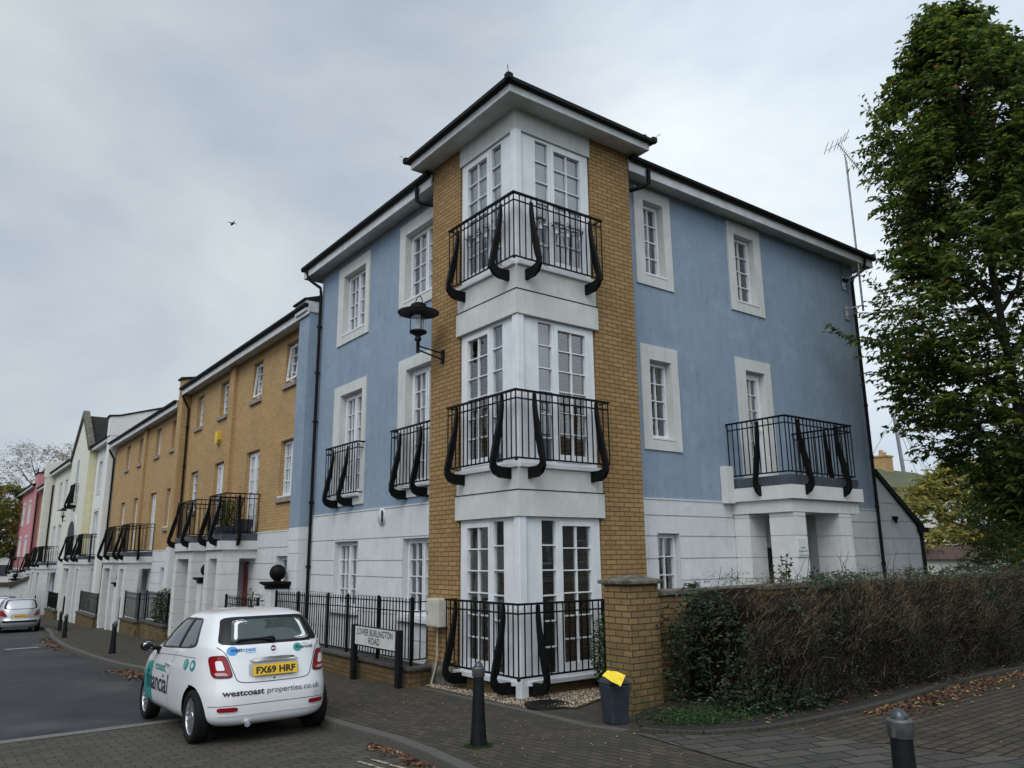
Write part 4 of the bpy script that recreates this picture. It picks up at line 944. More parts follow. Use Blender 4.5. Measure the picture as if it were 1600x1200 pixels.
# street name sign
SG = thing('street_sign', 'white street nameplate on two dark grey posts reading LOWER BURLINGTON ROAD', 'street sign', (-.58, 3.25, zg(3.2)))
for y in (4.06, 2.44):
    f = MB(); f.box(-.63, -.54, y-.055, y+.055, zg(y)-.1, .80); f.build('post', IRONB, SG, bevel=.006)
f = MB(); f.box(-.605, -.565, 2.50, 4.0, .455, .79); bd = f.build('backing_board', IRONB, SG)
WHS = plain_noise('enamel sign white', (.62,.66,.63), (.52,.56,.53), .35, 5)
f = MB(); f.box(-.618, -.6052, 2.53, 3.97, .48, .775); f.build('plate', WHS, SG)
for s_, z, w in (('LOWER BURLINGTON', .645, 1.30), ('ROAD', .515, .40)):
    put_text(SG, 'lettering', s_, .155, lambda x, y, w=w, z=z: (-.6195, 3.25+w/2-x, z+y), INK, width=w, off=.002)
# meter box and its pipe
MT = thing('meter_box', 'beige meter cabinet fixed to the brick tower above a pale pipe', 'meter box', (-.1, 2.07, .85))
f = MB(); f.box(-.20, -.002, 1.90, 2.27, .85, 1.29); f.build('cabinet', plain_noise('beige plastic', (.50,.49,.42), (.40,.39,.33), .5, 6), MT, bevel=.015)
f = MB(); f.box(-.207, -.2, 1.925, 2.245, .875, 1.265); f.box(-.212, -.207, 2.20, 2.225, 1.05, 1.09, 1); f.build('door', [plain_noise('beige door plastic', (.52,.51,.44), (.43,.42,.36), .45, 6), BLKM], MT, bevel=.004)
f = MB(); f.tube([(-.07, 2.12, .86), (-.07, 2.12, .4), (-.08, 2.16, .2), (-.12, 2.22, -.05)], .016, 8); f.build('pipe', plain_noise('pale pipe', (.45,.43,.36), (.35,.33,.28), .5, 6), MT)
# bracket lamp on the tower
def wall_lamp(name, label, x0, y, z, group=None):
    t = thing(name, label, 'wall lamp', (x0, y, z), group)
    f = MB(); f.box(x0-.05, x0-.001, y-.03, y+.03, z-.20, z+.04)
    f.tube([(x0-.03, y, z-.02), (x0-.52, y, z+.04)], .014, 8); f.tube([(x0-.03, y, z-.13), (x0-.52, y, z-.03)], .014, 8); f.build('bracket_arm', IRONB, t)
    c = (x0-.52, y, z)
    f = MB(); f.lathe([(.03, -.08), (.03, .12), (.055, .13), (.06, .17), (.045, .19), (.05, .22), (.11, .25), (.15, .27), (.15, .30)], c, 20); f.build('stem', IRONB, t)
    f = MB(); f.lathe([(.125, .30), (.13, .62)], c, 20, caps=False); f.build('glass_cylinder', LAMPGL, t)
    f = MB(); f.lathe([(.001, .30), (.05, .30), (.055, .36), (.04, .40), (.04, .50), (.001, .52)], c, 12); f.build('lamp_bulb', mat('frosted bulb', (.5,.5,.47), .5), t)
    for a in range(3):
        an = a*2.094+.4
    f = MB()
    for a in range(3):
        an = a*2.094+.4; f.tube([(c[0]+.135*math.cos(an), c[1]+.135*math.sin(an), c[2]+.28), (c[0]+.135*math.cos(an), c[1]+.135*math.sin(an), c[2]+.64)], .008, 6)
    f.build('cage_rods', IRONB, t)
    f = MB(); f.lathe([(.355, .625), (.36, .635), (.30, .66), (.17, .71), (.14, .715), (.135, .77), (.09, .80), (.001, .81)], c, 32, caps=False); f.lathe([(.355, .62), (.16, .68), (.001, .69)], c, 32, caps=False); f.build('shade', BLKM, t)
    f = MB(); f.tube([(c[0], c[1]+.13*math.cos(a), c[2]+.74+.19*math.sin(a)) for a in [math.pi*k_/12 for k_ in range(13)]], .009, 6); f.build('ring_handle', BLKM, t)
    return t
wall_lamp('wall_lamp', 'black lantern with a wide round shade on a bracket from the brick tower', 0, 2.12, 5.42)
wall_lamp('wall_lamp', 'small distant lantern on the cream house wall beside the pointed gable', .3, 46.7, 4.35)
# alarm boxes
AB = thing('alarm_box', 'white and navy oval alarm box on the banded wall of the blue house', 'alarm box', (.28, 4.79, 2.7))
f = MB(); f.lathe([(.155, 0), (.15, .05), (.11, .075), (.001, .08)], (0, 0, 0), 20, axis='x')
f.v = [(.285-x, 4.79+y*.8, 2.72+z*1.05) for x, y, z in f.v]; f.build('case', plain_noise('alarm white', (.6,.6,.57), (.5,.5,.48), .4, 8), AB)
f = MB(); f.prism([(4.79-.122+.0, 2.62), (4.79-.08, 2.60), (4.79-.08, 2.84), (4.79-.10, 2.84), (4.79-.122, 2.80)], lambda u, v, w: (w, u, v), .20, .225); f.build('navy_panel', mat('navy plastic', (.01,.02,.06), .4), AB)
AB = thing('alarm_box', 'yellow alarm box high on the first buff brick terraced house', 'alarm box', (.28, 16.19, 5.6))
f = MB(); f.prism([(-.16, .2), (.16, .2), (.16, -.06), (.06, -.2), (-.06, -.2), (-.16, -.06)], lambda u, v, w: (w, 16.19+u, 5.72+v), .18, .30); f.build('case', mat('alarm yellow', (.62,.42,.03), .45), AB, bevel=.02)
# name plate on porch column
NP = thing('name_plate', 'small pale name plate of the flats on the porch column', 'name plate', (5.43, -1.0, 2))
f = MB(); f.box(5.32, 5.61, -1.0, -.981, 1.88, 2.20); f.build('plate', WHS, NP)
put_text(NP, 'lettering', '46-48', .05, lambda x, y: (5.465+x, -1.003, 2.02+y), INK, align='CENTER')
put_text(NP, 'lettering', 'Burlington Court', .05, lambda x, y: (5.465+x, -1.003, 1.965+y), INK, align='CENTER', width=.25)
f = MB(); f.box(5.33, 5.60, -1.003, -1.0, 1.905, 1.915); f.build('underline', mat('green strip', (.05,.12,.09), .5), NP)
LT = thing('bulkhead_lamp', 'small black outside light under the porch canopy of the blue house', 'wall light', (5.8, .2, 2))
f = MB(); f.sphere((5.85, .17, 2.03), .07, 10); f.build('lamp_body', BLKM, LT); f = MB(); f.tube([(5.85, .27, 2.12), (5.85, .15, 2.15), (5.85, .15, 2.08)], .012, 6); f.build('bracket_arm', GALV, LT)
LT = thing('security_light', 'small black light on the sloping white screen wall', 'wall light', (11.2, .28, 2.75))
f = MB(); f.box(11.16, 11.28, .20, .30, 2.68, 2.76); f.build('housing', BLKM, LT, bevel=.01); f = MB(); f.box(11.19, 11.25, .22, .26, 2.60, 2.68); f.build('sensor', BLKM, LT)
# bollards
def bollard(label, x, y, group='dark iron bollards along the pavement'):
    z = zg(y); t = thing('bollard', label, 'bollard', (x, y, z), group)
    f = MB(); f.lathe([(.088, -.05), (.086, .04), (.078, .10), (.066, .30), (.058, .50), (.055, .665)], (x, y, z), 24); f.build('shaft', IRONB, t)
    f = MB(); f.lathe([(.060, .655), (.065, .66), (.067, .735), (.068, .74), (.062, .748), (.046, .75)], (x, y, z), 24); f.box(x-.069, x-.06, y-.012, y+.012, z+.665, z+.73); f.build('collar', plain_noise('worn collar', (.12,.125,.12), (.06,.065,.065), .45, 14, metal=.3), t)
    f = MB(); f.lathe([(.046, .75), (.044, .762), (.036, .782), (.020, .797), (.001, .802)], (x, y, z), 24); f.build('dome', mat('dome paint', (.05,.055,.065), .22, .3), t)
    return t
bollard('dark bollard standing between the near kerb and the blue corner tower', -2.20, -2.17)
bollard('dark bollard cut off by the bottom edge, near the leaf-strewn bed kerb', -2.55, -6.66)
bollard('dark bollard on the pavement ahead of the small white car', -2.62, 14.05)
bollard('bollard behind the silver hatchback, nearer of the close pair', -2.58, 22.9)
bollard('bollard behind the silver hatchback, farther of the close pair', -2.15, 27.6)
f = MB()
for i in range(700):
    a = R.uniform(0, 6.28); r_ = R.uniform(.085, .14); x, y = -2.2+r_*math.cos(a), -2.17+r_*math.sin(a); h = R.uniform(.01, .035); d_ = R.uniform(0, 6.28)
    f.add([(x, y, zg(y)), (x+.006*math.cos(d_), y+.006*math.sin(d_), zg(y)), (x+R.uniform(-.015, .015), y+R.uniform(-.015, .015), zg(y)+h)], ((0, 1, 2),))
MOSS = leaf_mat('moss and grass', (.035,.06,.012))
tag(f.build('grass_tuft', MOSS), 'ring of green grass round the foot of the near bollard', 'grass', kind='stuff')
# brick pillar and garden wall
PL = thing('gate_pillar', 'buff brick pillar with a mossy stone cap beside the grey food bin', 'pillar', (.35, -1.83, .1))
f = MB(); f.box(.09, .60, -2.06, -1.62, -.1, 1.59); f.build('brickwork', GBRICK, PL)
f = MB(); f.box(.03, .66, -2.12, -1.56, 1.592, 1.64); f.hexa([(.05, -2.10, 1.64), (.64, -2.10, 1.64), (.64, -1.58, 1.64), (.05, -1.58, 1.64), (.30, -1.88, 1.70), (.40, -1.88, 1.70), (.40, -1.8, 1.70), (.30, -1.8, 1.70)]); f.build('stone_cap', STONE, PL, bevel=.012)
GW = thing('garden_wall', 'buff brick garden wall with mossy coping behind the brown hedge', 'wall', (6, -1.85, .1))
f = MB(); f.box(.602, 12.6, -1.95, -1.73, -.1, 1.43); f.build('brickwork', GBRICK, GW)
f = MB(); x = .605
while x < 12.6: f.box(x, x+.595, -2.0, -1.68, 1.432, 1.50+R.uniform(-.004, .004)); x += .6
f.build('coping', STONE, GW, bevel=.01)
# food caddy with yellow paper
BN = thing('food_bin', 'small dark grey food waste bin standing against the brick pillar', 'bin', (-.42, -2.28, zg(-2.28)), local=True, rz=rad(-14))
BINM = plain_noise('slate plastic', (.022,.028,.038), (.032,.039,.05), .5, 7, spec=.3); 
f = MB(); f.hexa([(-.105, -.10, 0), (.105, -.10, 0), (.105, .12, 0), (-.105, .12, 0), (-.13, -.13, .42), (.13, -.13, .42), (.13, .15, .42), (-.13, .15, .42)]); f.build('bin_body', BINM, BN, bevel=.02)
f = MB(); f.box(-.14, .14, -.14, .16, .42, .445); f.hexa([(-.13, -.13, .445), (.13, -.13, .445), (.13, .15, .445), (-.13, .15, .445), (-.10, -.08, .475), (.10, -.08, .475), (.10, .12, .475), (-.10, .12, .475)]); f.build('lid', BINM, BN, bevel=.012)
f = MB(); f.box(-.10, .10, .155, .175, .37, .42); f.build('handle', BLKM, BN, bevel=.006)
YP = thing('paper_sheet', 'creased bright yellow paper hanging over the rim of the grey food bin', 'paper', (-.52, -2.42, .575), local=True)
f = MB(); NN = 6; G = []
for i in range(NN+1):
    for j in range(NN+1):
        u, v = i/NN-.5, j/NN-.5; s_ = .235; a = rad(38); U, V = (u*math.cos(a)-v*math.sin(a))*s_, (u*math.sin(a)+v*math.cos(a))*s_
        # laid on the lid, its front corner folded down over the rim
        G.append((U-.05, V*.72-.01, .075+V*.60-.6*max(0, V)**1.3+.006*math.sin(u*14)*math.cos(v*9)))
f.add(G, [(i*(NN+1)+j, (i+1)*(NN+1)+j, (i+1)*(NN+1)+j+1, i*(NN+1)+j+1) for i in range(NN) for j in range(NN)])
o = f.build('sheet', plain_noise('yellow paper', (.85,.66,.04), (.75,.55,.03), .7, 20), YP); sm = o.modifiers.new('Solidify', 'SOLIDIFY'); sm.thickness = .002
# ball-topped gate pillars
def ball_pillar(label, x, y, zt, w=.40, gm=WHITE):
    t = thing('ball_topped_pillar', label, 'gate pillar', (x, y, zg(y)), 'ball topped gate pillars along the terrace')
    f = MB(); zs = [zg(y), zt-1.2, zt-.8, zt-.4, zt]; f.box(x-w/2, x+w/2, y-w/2, y+w/2, zg(y)-.3, zt)
    f.build('pier', WHITE, t)
    f = MB(); c = w/2+.11
    f.box(x-w/2-.02, x+w/2+.02, y-w/2-.02, y+w/2+.02, zt, zt+.05); f.hexa([(x-w/2, y-w/2, zt+.05), (x+w/2, y-w/2, zt+.05), (x+w/2, y+w/2, zt+.05), (x-w/2, y+w/2, zt+.05), (x-c, y-c, zt+.12), (x+c, y-c, zt+.12), (x+c, y+c, zt+.12), (x-c, y+c, zt+.12)])
    f.box(x-c, x+c, y-c, y+c, zt+.12, zt+.16); f.lathe([(.10, .16), (.07, .20)], (x, y, zt), 16); f.build('cap', BLKM, t)
    f = MB(); f.sphere((x, y, zt+.36), .185, 24); f.build('ball_finial', BLKM, t)
ball_pillar('white gate pillar with black ball finial left of the corner house railings', -.22, 8.98, 1.26)
ball_pillar('white gate pillar with black ball, squeezed between the first brick house porches', -.36, 14.12, 1.28)
ball_pillar('white gate pillar with black ball between the second brick house porches', -.36, 26.1, .9)
ball_pillar('farthest ball topped pillar in front of the pink house', -1.0, 63.4, .45, .5)
# terrace forecourts: low brick walls with railings
def forecourt(label, rlabel, y0, y1, x=-.75, h=.46, ret=True, rails=True):
    z = zg((y0+y1)/2); t = thing('dwarf_wall', label, 'low wall', (x, (y0+y1)/2, z), 'low brick walls along the terrace')
    f = MB(); f.box(x, x+.22, y0, y1, z-.5, z+h)
    if ret: f.box(x+.221, .29, y0, y0+.22, z-.5, z+h)
    f.build('brickwork', DBRICK if h < .4 else GBRICK, t); f = MB(); f.box(x-.04, x+.26, y0-.04, y1+.04, z+h+.002, z+h+.06)
    if ret: f.box(x+.261, .28, y0-.04, y0+.26, z+h+.002, z+h+.058)
    f.build('coping', DSTONE, t)
    if rails:
        t = thing('railings', rlabel, 'railings', (x, (y0+y1)/2, z+h), 'black railings on the terrace walls')
        rail_run(t, x+.11, y0+.05, x+.11, y1-.05, z+h+.16, z+h+.95, z+h+.05, [.0, (y1-y0-.1)], gap=.13)
        rail_run(t, x+.14, y0+.08, .2, y0+.08, z+h+.16, z+h+.95, z+h+.05, [], gap=.13)
forecourt('low wall hidden behind the small white car', 'railings seen just over the roof of the small white car', 9.3, 11.8, x=-.62, h=.35)
forecourt('low brick wall in front of the bush at the end of the first brick house', 'railings behind the dark bush at the first brick house', 17.2, 20.3, x=-.70)
forecourt('brick corner wall with dark coping below the second brick house', 'railings in front of the second brick house window', 21.0, 23.5)
forecourt('low brick wall beyond the second brick house porches', 'railings between the second brick house and the white house', 29.1, 33.8)
forecourt('low brick wall beyond the white house porches', 'railings in front of the gabled cream house', 41.6, 45.5)
def gate(label, x, y0, y1, z0):
    t = thing('iron_gate', label, 'gate', (x, y0, z0), 'black gates between the porch columns')
    rail_run(t, x, y0, x, y1, z0+.1, z0+.95, z0, [0, y1-y0], gap=.09)
gate('black gate between the white porch columns of the second brick house', -.5, 24.3, 25.1, zg(24)+.2)
gate('black gate under the nearest white house porch', -.5, 38.6, 40.1, zg(39)+.2)
gate('black gate by the far porch of the cream house', -.5, 51.6, 53.4, zg(52)+.2)
gate('black gate in the porch of the pink house', -.85, 68.1, 70.1, zg(69)+.2)
# television aerial
AE = thing('tv_aerial', 'tall television aerial pole bracketed to the right end of the blue house', 'aerial', (10.34, .0, 7.6))
f = MB(); f.tube([(10.34, -.02, 7.55), (10.34, -.02, 11.45)], .024, 8); f.build('mast', GALV, AE)
for z in (7.62, 8.38):
    f = MB(); f.tube([(10.12, .29, z), (10.18, -.04, z+.02), (10.42, -.08, z+.04)], .016, 6); f.tube([(10.12, .29, z-.22), (10.18, -.02, z-.0)], .014, 6); f.box(10.04, 10.20, .27, .298, z-.25, z+.08); f.build('wall_bracket', GALV, AE)
f = MB(); a0 = Vector((10.17, .05, 11.90)); a1 = Vector((10.60, -.45, 10.72)); f.tube([a0, a1], .013, 6); f.tube([(10.34, -.02, 11.4), (10.26, -.04, 11.6)], .014, 6)
ac = (a1-a0).normalized(); sd_ = ac.cross(Vector((0, 0, 1))).normalized(); upv = sd_.cross(ac)
for i in range(20):
    p = a0.lerp(a1, .10+.9*i/19); hl = .15-.0035*i; f.tube([p-sd_*hl, p+sd_*hl], .006, 4)
    if i > 12: f.tube([p-upv*hl*.6, p+upv*hl*.6], .004, 4)
for s_ in (-1, 1):
    for i in range(3):
        c = a0+upv*s_*(.05+.12*i)-ac*.03*i; f.tube([c-sd_*.30, c+sd_*.30], .008, 4)
f.tube([a0-upv*.32+ac*.0, a0+upv*.32], .008, 4); f.build('antenna_array', GALV, AE)
CB = thing('cable_junction', 'small black cable box under the eaves at the right end', 'cable box', (10.3, .27, 8.4))
f = MB(); f.box(10.10, 10.26, .22, .298, 8.33, 8.40); f.tube([(10.05, .28, 8.85), (10.06, .26, 8.5), (10.12, .25, 8.38)], .006, 5); f.tube([(10.25, .26, 8.36), (10.36, .2, 8.42), (10.42, .1, 8.6)], .006, 5); f.build('box', BLKM, CB)
# silver pots hanging inside the top balcony rail
SILV = plain_noise('silver tin', (.62,.64,.66), (.5,.52,.54), .25, 12, metal=.8)
TWIG = leaf_mat('dark potted foliage', (.02,.03,.012))
def pot(label, x, y, z):
    t = thing('hanging_pot', label, 'plant pot', (x, y, z), 'silver pots hanging inside the top balcony railing')
    f = MB(); f.lathe([(.040, -.13), (.055, 0), (.058, .005), (.052, .003), (.04, -.01)], (x, y, z), 14); f.build('pot', SILV, t)
    f = MB(); f.tube([(x, y-.04, z), (x, y, z+.14), (x, y+.04, z)], .003, 4); f.build('wire_handle', GALV, t)
    f = MB()
    for i in range(70):
        d_ = Vector((R.gauss(0, 1), R.gauss(0, 1), abs(R.gauss(0, .8))+.1)).normalized(); r_ = R.uniform(.03, .11); c = Vector((x, y, z+.01))+d_*r_; e = Vector((R.gauss(0, 1), R.gauss(0, 1), R.gauss(0, 1))).normalized()*.018
        g_ = e.cross(d_)*.6; f.add([c-e, c+g_, c+e, c-g_], ((0, 1, 2, 3),))
    f.build('plant', TWIG, t)
for i, s_ in enumerate((.36, .67, .89, 1.18)): pot(('silver pot nearest the corner post on the left-hand side of the top balcony', 'second silver pot from the corner post, left-hand side of the top balcony', 'third silver pot from the corner post, left-hand side of the top balcony', 'silver pot farthest from the corner post, left-hand side of the top balcony')[i], -.10, s_, 7.16)
for i, s_ in enumerate((.41, .74, .98, 1.25)): pot(('silver pot nearest the corner post on the right-hand side of the top balcony', 'second silver pot from the corner post, right-hand side of the top balcony', 'third silver pot from the corner post, right-hand side of the top balcony', 'silver pot farthest from the corner post, right-hand side of the top balcony')[i], s_, -.10, 7.16)
# ------------------------------------------------------------------ cars
PAINT_W = mat('white car paint', (.70,.715,.73), .28, 0, .5, coat=.8)
PAINT_S = mat('silver car paint', (.50,.51,.53), .32, .55, .5, coat=.7)
PAINT_B = mat('pale blue car paint', (.10,.13,.28), .3, .3, .5, coat=.6)
RUBBER = plain_noise('tyre rubber', (.007,.007,.008), (.012,.012,.012), .85, 20, spec=.2)
TRIM = mat('black car trim', (.005,.005,.006), .4, spec=.3)
REDL = mat('red lamp lens', (.24,.004,.010), .15, 0, .4, coat=.25)
PLATEY = mat('yellow number plate', (.72,.44,.015), .45)
TEAL = mat('teal vinyl', (.02,.26,.25), .35); CYAN = mat('blue vinyl', (.02,.25,.62), .35)
ALLOY = mat('alloy wheel', (.62,.63,.66), .22, .9)
SEAT = plain_noise('seat fabric', (.02,.02,.022), (.035,.035,.038), .85, 10)
def catmull(T, k=4):
    out = []
    for i in range(len(T)-1):
        p0, p1, p2, p3 = T[max(i-1, 0)], T[i], T[i+1], T[min(i+2, len(T)-1)]
        for s_ in range(k):
            t = s_/k; out.append([.5*((2*b)+(-a+c)*t+(2*a-5*b+4*c-d)*t*t+(-a+3*b-3*c+d)*t**3) for a, b, c, d in zip(p0, p1, p2, p3)])
    out.append(list(T[-1]))
    for a, b in zip(out, out[1:]): b[0] = max(b[0], a[0]+1e-4)
    return out
class Shape:
    def __init__(s, T, n=5.0): s.T = catmull(T); s.n = n
    def at(s, z):
        T = s.T
        if z <= T[0][0]: return T[0][1:]
        for a, b in zip(T, T[1:]):
            if a[0] <= z <= b[0]:
                t = (z-a[0])/(b[0]-a[0]); return [p+(q-p)*t for p, q in zip(a[1:], b[1:])]
        return T[-1][1:]
    def rear(s, x, z, d=0):
        def f(x, z):
            yr, yf, w = s.at(z); b = (yf-yr)/2; u = min(.9999, abs(x/w)); return Vector((x, (yf+yr)/2-b*(1-u**s.n)**(1/s.n), z))
        p = f(x, z); e = .004; n = (f(x+e, z)-f(x-e, z)).cross(f(x, z+e)-f(x, z-e)).normalized()
        if n.y > 0: n = -n
        return p+n*d
    def side(s, y, z, d=0, sg=-1):
        def f(y, z):
            yr, yf, w = s.at(z); b = (yf-yr)/2; u = min(.9999, abs((y-(yf+yr)/2)/b)); return Vector((sg*w*(1-u**s.n)**(1/s.n), y, z))
        p = f(y, z); e = .004; n = (f(y+e, z)-f(y-e, z)).cross(f(y, z+e)-f(y, z-e)).normalized()
        if n.x*sg < 0: n = -n
        return p+n*d
    def front(s, x, z, d=0):
        def f(x, z):
            yr, yf, w = s.at(z); b = (yf-yr)/2; u = min(.9999, abs(x/w)); return Vector((x, (yf+yr)/2+b*(1-u**s.n)**(1/s.n), z))
        p = f(x, z); e = .004; n = (f(x+e, z)-f(x-e, z)).cross(f(x, z+e)-f(x, z-e)).normalized()
        if n.y < 0: n = -n
        return p+n*d
    def solid(s, mb, inset=0, zlo=None, zhi=None, ymin=None, ymax=None, NR=96, sm=True):
        rows = [r for r in s.T if (zlo is None or r[0] >= zlo) and (zhi is None or r[0] <= zhi)]
        b0 = len(mb.v); cnt = 0
        for (z, yr, yf, w) in rows:
            yr, yf, w = yr+inset, yf-inset, w-inset
            if ymin is not None: yr = max(yr, ymin)
            if ymax is not None: yf = min(yf, ymax)
            for i in range(NR):
                a = 2*math.pi*(i+.5)/NR; c, q = math.cos(a), math.sin(a); r_ = 1/((abs(c)**s.n+abs(q)**s.n)**(1/s.n)); mb.v.append((c*r_*w, (yr+yf)/2+q*r_*(yf-yr)/2, z))
            cnt += 1
        for j in range(cnt-1):
            for i in range(NR): mb.f.append([b0+j*NR+i, b0+j*NR+(i+1) % NR, b0+(j+1)*NR+(i+1) % NR, b0+(j+1)*NR+i]); mb.m.append(0); mb.s.append(sm)
        mb.f.append([b0+i for i in range(NR)][::-1]); mb.m.append(0); mb.s.append(False)
        mb.f.append([b0+(cnt-1)*NR+i for i in range(NR)]); mb.m.append(0); mb.s.append(sm)
def qpatch(fn, C, k=6, n=14, m=None, inner=0, mb=None, mi=0):
    """rounded quad: C = 4 corners (BL, BR, TR, TL) in 2-D mapped by fn(a,b)->Vector ; inner>0 makes a ring"""
    mb = mb or MB(); rings = []
    radii = [inner+(1-inner)*i/6 for i in range(7)] if inner else [i/6 for i in range(7)]
    for r_ in radii:
        row = []
        for i in range(4*n):
            t = i/(4*n)*2*math.pi; c, q = math.cos(t), math.sin(t); s_ = 1/((abs(c)**k+abs(q)**k)**(1/k)); u, v = c*s_*r_, q*s_*r_
            U, V = (u+1)/2, (v+1)/2
            a = [(1-U)*(1-V)*C[0][j]+U*(1-V)*C[1][j]+U*V*C[2][j]+(1-U)*V*C[3][j] for j in (0, 1)]
            row.append(fn(*a))
        rings.append(row)
    N4 = 4*n; vs = [p for row in rings for p in row]
    fs = [(j*N4+i, j*N4+(i+1) % N4, (j+1)*N4+(i+1) % N4, (j+1)*N4+i) for j in range(len(radii)-1) for i in range(N4)]
    mb.add(vs, fs, mi, True); return mb
def ribbon(mb, fn, pts, w=.006):
    """thin dark line laid on the body through 2-D points"""
    for (a0, b0), (a1, b1) in zip(pts, pts[1:]):
        l = math.hypot(a1-a0, b1-b0); k_ = max(1, int(l/.04)); nx, ny = -(b1-b0)/l*w/2, (a1-a0)/l*w/2
        for i in range(k_):
            p, q = i/k_, (i+1)/k_; A = (a0+(a1-a0)*p, b0+(b1-b0)*p); B = (a0+(a1-a0)*q, b0+(b1-b0)*q)
            mb.quad(fn(A[0]-nx, A[1]-ny), fn(B[0]-nx, B[1]-ny), fn(B[0]+nx, B[1]+ny), fn(A[0]+nx, A[1]+ny))
def smoothline(pts, k=6):
    out = []
    for i in range(len(pts)-1):
        p0, p1, p2, p3 = pts[max(i-1, 0)], pts[i], pts[i+1], pts[min(i+2, len(pts)-1)]
        for s_ in range(k):
            t = s_/k; out.append(tuple(.5*((2*b)+(-a+c)*t+(2*a-5*b+4*c-d)*t*t+(-a+3*b-3*c+d)*t**3) for a, b, c, d in zip(p0, p1, p2, p3)))
    return out+[pts[-1]]
def carve(S, paint, root, cutters, arches, rw, name='body', inset=.05, zcab=(.45, 1.40), ycab=(.25, 2.6)):
    b = MB(); S.solid(b); body = b.build('cutting_blank', [paint, TRIM])
    tmp = [body]
    def cut(mb):
        o = mb.build('cutter', TRIM); tmp.append(o); m = body.modifiers.new('cut', 'BOOLEAN'); m.operation = 'DIFFERENCE'; m.solver = 'EXACT'; m.object = o
    c = MB(); S.solid(c, inset, zlo=zcab[0], zhi=zcab[1], ymin=ycab[0], ymax=ycab[1], NR=48); cut(c)
    for m in cutters: cut(m)
    for (ax, az) in arches:
        for sg in (-1, 1):
            c = MB(); c.lathe([(rw, -.2), (rw, .2)], (sg*(S.at(.45)[2]-.02), ax, az), 48, axis='x'); cut(c)
    bpy.context.view_layer.update(); dg = bpy.context.evaluated_depsgraph_get()
    me = bpy.data.meshes.new_from_object(body.evaluated_get(dg)); me.name = name
    for o in tmp: bpy.data.objects.remove(o)
    me.materials.clear(); me.materials.append(paint); me.materials.append(TRIM)
    for p in me.polygons:
        x, y, z = p.center; yr, yf, w = S.at(z); u = (abs(x/max(w, .01))**S.n+abs((y-(yf+yr)/2)/max((yf-yr)/2, .01))**S.n)
        inside = u < (1-.022/.8)**S.n and z < S.T[-1][0]-.02 and z > S.T[0][0]+.003
        arch = any(math.hypot(y-a, z-b_) < rw+.002 for a, b_ in arches) and abs(x) < w-.004 and z < .75
        p.material_index = 1 if (inside or arch) else 0; p.use_smooth = not (inside or arch)
    try: me.set_sharp_from_angle(angle=rad(32))
    except Exception: pass
    o = bpy.data.objects.new(name, me); COL.objects.link(o); o.parent = root; OFF[o.name] = Vector((0, 0, 0)); return o
def wheel(root, x, y, r, w, sg, spokes=12, rim=.70):
    f = MB(); o = x; i = x-sg*w
    prof = [(r*rim, o-sg*.012), (r*rim+.01, o), (r*.92, o+sg*.004), (r*.985, o-sg*.015), (r, o-sg*.04), (r, i+sg*.04), (r*.96, i), (r*rim, i)]
    f.lathe([(a, b-x) for a, b in prof], (x, y, r), 40, axis='x', caps=False); t = f.build('wheel', RUBBER, root)
    f = MB(); q = r*rim
    f.lathe([(q, -sg*.10), (q, -sg*.012), (q*.96, -sg*.010), (q*.93, -sg*.022), (q*.93, -sg*.10)], (x, y, r), 40, axis='x', caps=False)
    f.lathe([(.001, -sg*.016), (q*.20, -sg*.020), (q*.26, -sg*.03), (q*.26, -sg*.08)], (x, y, r), 20, axis='x', caps=False)
    for k_ in range(spokes):
        a = 2*math.pi*k_/spokes; ca, sa = math.cos(a), math.sin(a); P = []
        for (rr, hw, d) in ((q*.2, .011, .030), (q*.95, .016, .020)):
            for s_, dd in ((-1, d), (1, d), (1, d+.03), (-1, d+.03)): P.append((x-sg*dd, y+rr*ca-s_*hw*sa, r+rr*sa+s_*hw*ca))
        f.hexa(P)
    f.build('rim', ALLOY, t)
    f = MB(); f.lathe([(.001, -sg*.085), (q*.95, -sg*.085)], (x, y, r), 24, axis='x', caps=False); f.build('brake_disc', TRIM, t)
# ---- the small white liveried hatchback
FT = [(.20, .12, 3.36, .70), (.235, .05, 3.43, .755), (.30, .015, 3.48, .80), (.42, .0, 3.53, .815), (.55, .0, 3.54, .818), (.66, .025, 3.50, .812), (.78, .055, 3.40, .80), (.86, .075, 3.25, .785), (.92, .09, 3.08, .772),
      (.97, .10, 2.90, .76), (1.02, .115, 2.72, .745), (1.07, .14, 2.60, .728), (1.20, .235, 2.38, .672), (1.31, .335, 2.16, .615), (1.38, .43, 1.99, .562), (1.42, .53, 1.86, .51), (1.45, .68, 1.70, .42), (1.468, .85, 1.55, .30), (1.478, 1.02, 1.38, .14)]
S5 = Shape(FT, 5.0)
F5 = thing('small_hatchback', 'small white hatchback with teal and blue estate agent lettering parked at the near kerb', 'car', (-3.33, .40, zg(.4)-.106), local=True, rx=math.atan(-.03))
cut = []
def prismx(poly, x0=-1.3, x1=1.3): m = MB(); m.prism(poly, lambda u, v, w: (w, u, v), x0, x1); return m
def prismy(poly, y0, y1): m = MB(); m.prism(poly, lambda u, v, w: (u, w, v), y0, y1); return m
def rq(C, k=7, n=6):   # outline of a rounded quad
    out = []
    for i in range(4*n):
        t = (i+.5)/(4*n)*2*math.pi; c, q = math.cos(t), math.sin(t); s_ = 1/((abs(c)**k+abs(q)**k)**(1/k)); U, V = (c*s_+1)/2, (q*s_+1)/2
        out.append(tuple((1-U)*(1-V)*C[0][j]+U*(1-V)*C[1][j]+U*V*C[2][j]+(1-U)*V*C[3][j] for j in (0, 1)))
    return out
RW = [(-.50, 1.125), (.50, 1.125), (.44, 1.345), (-.44, 1.345)]
SW = [(.70, 1.04), (2.34, .985), (1.86, 1.345), (.98, 1.355)]
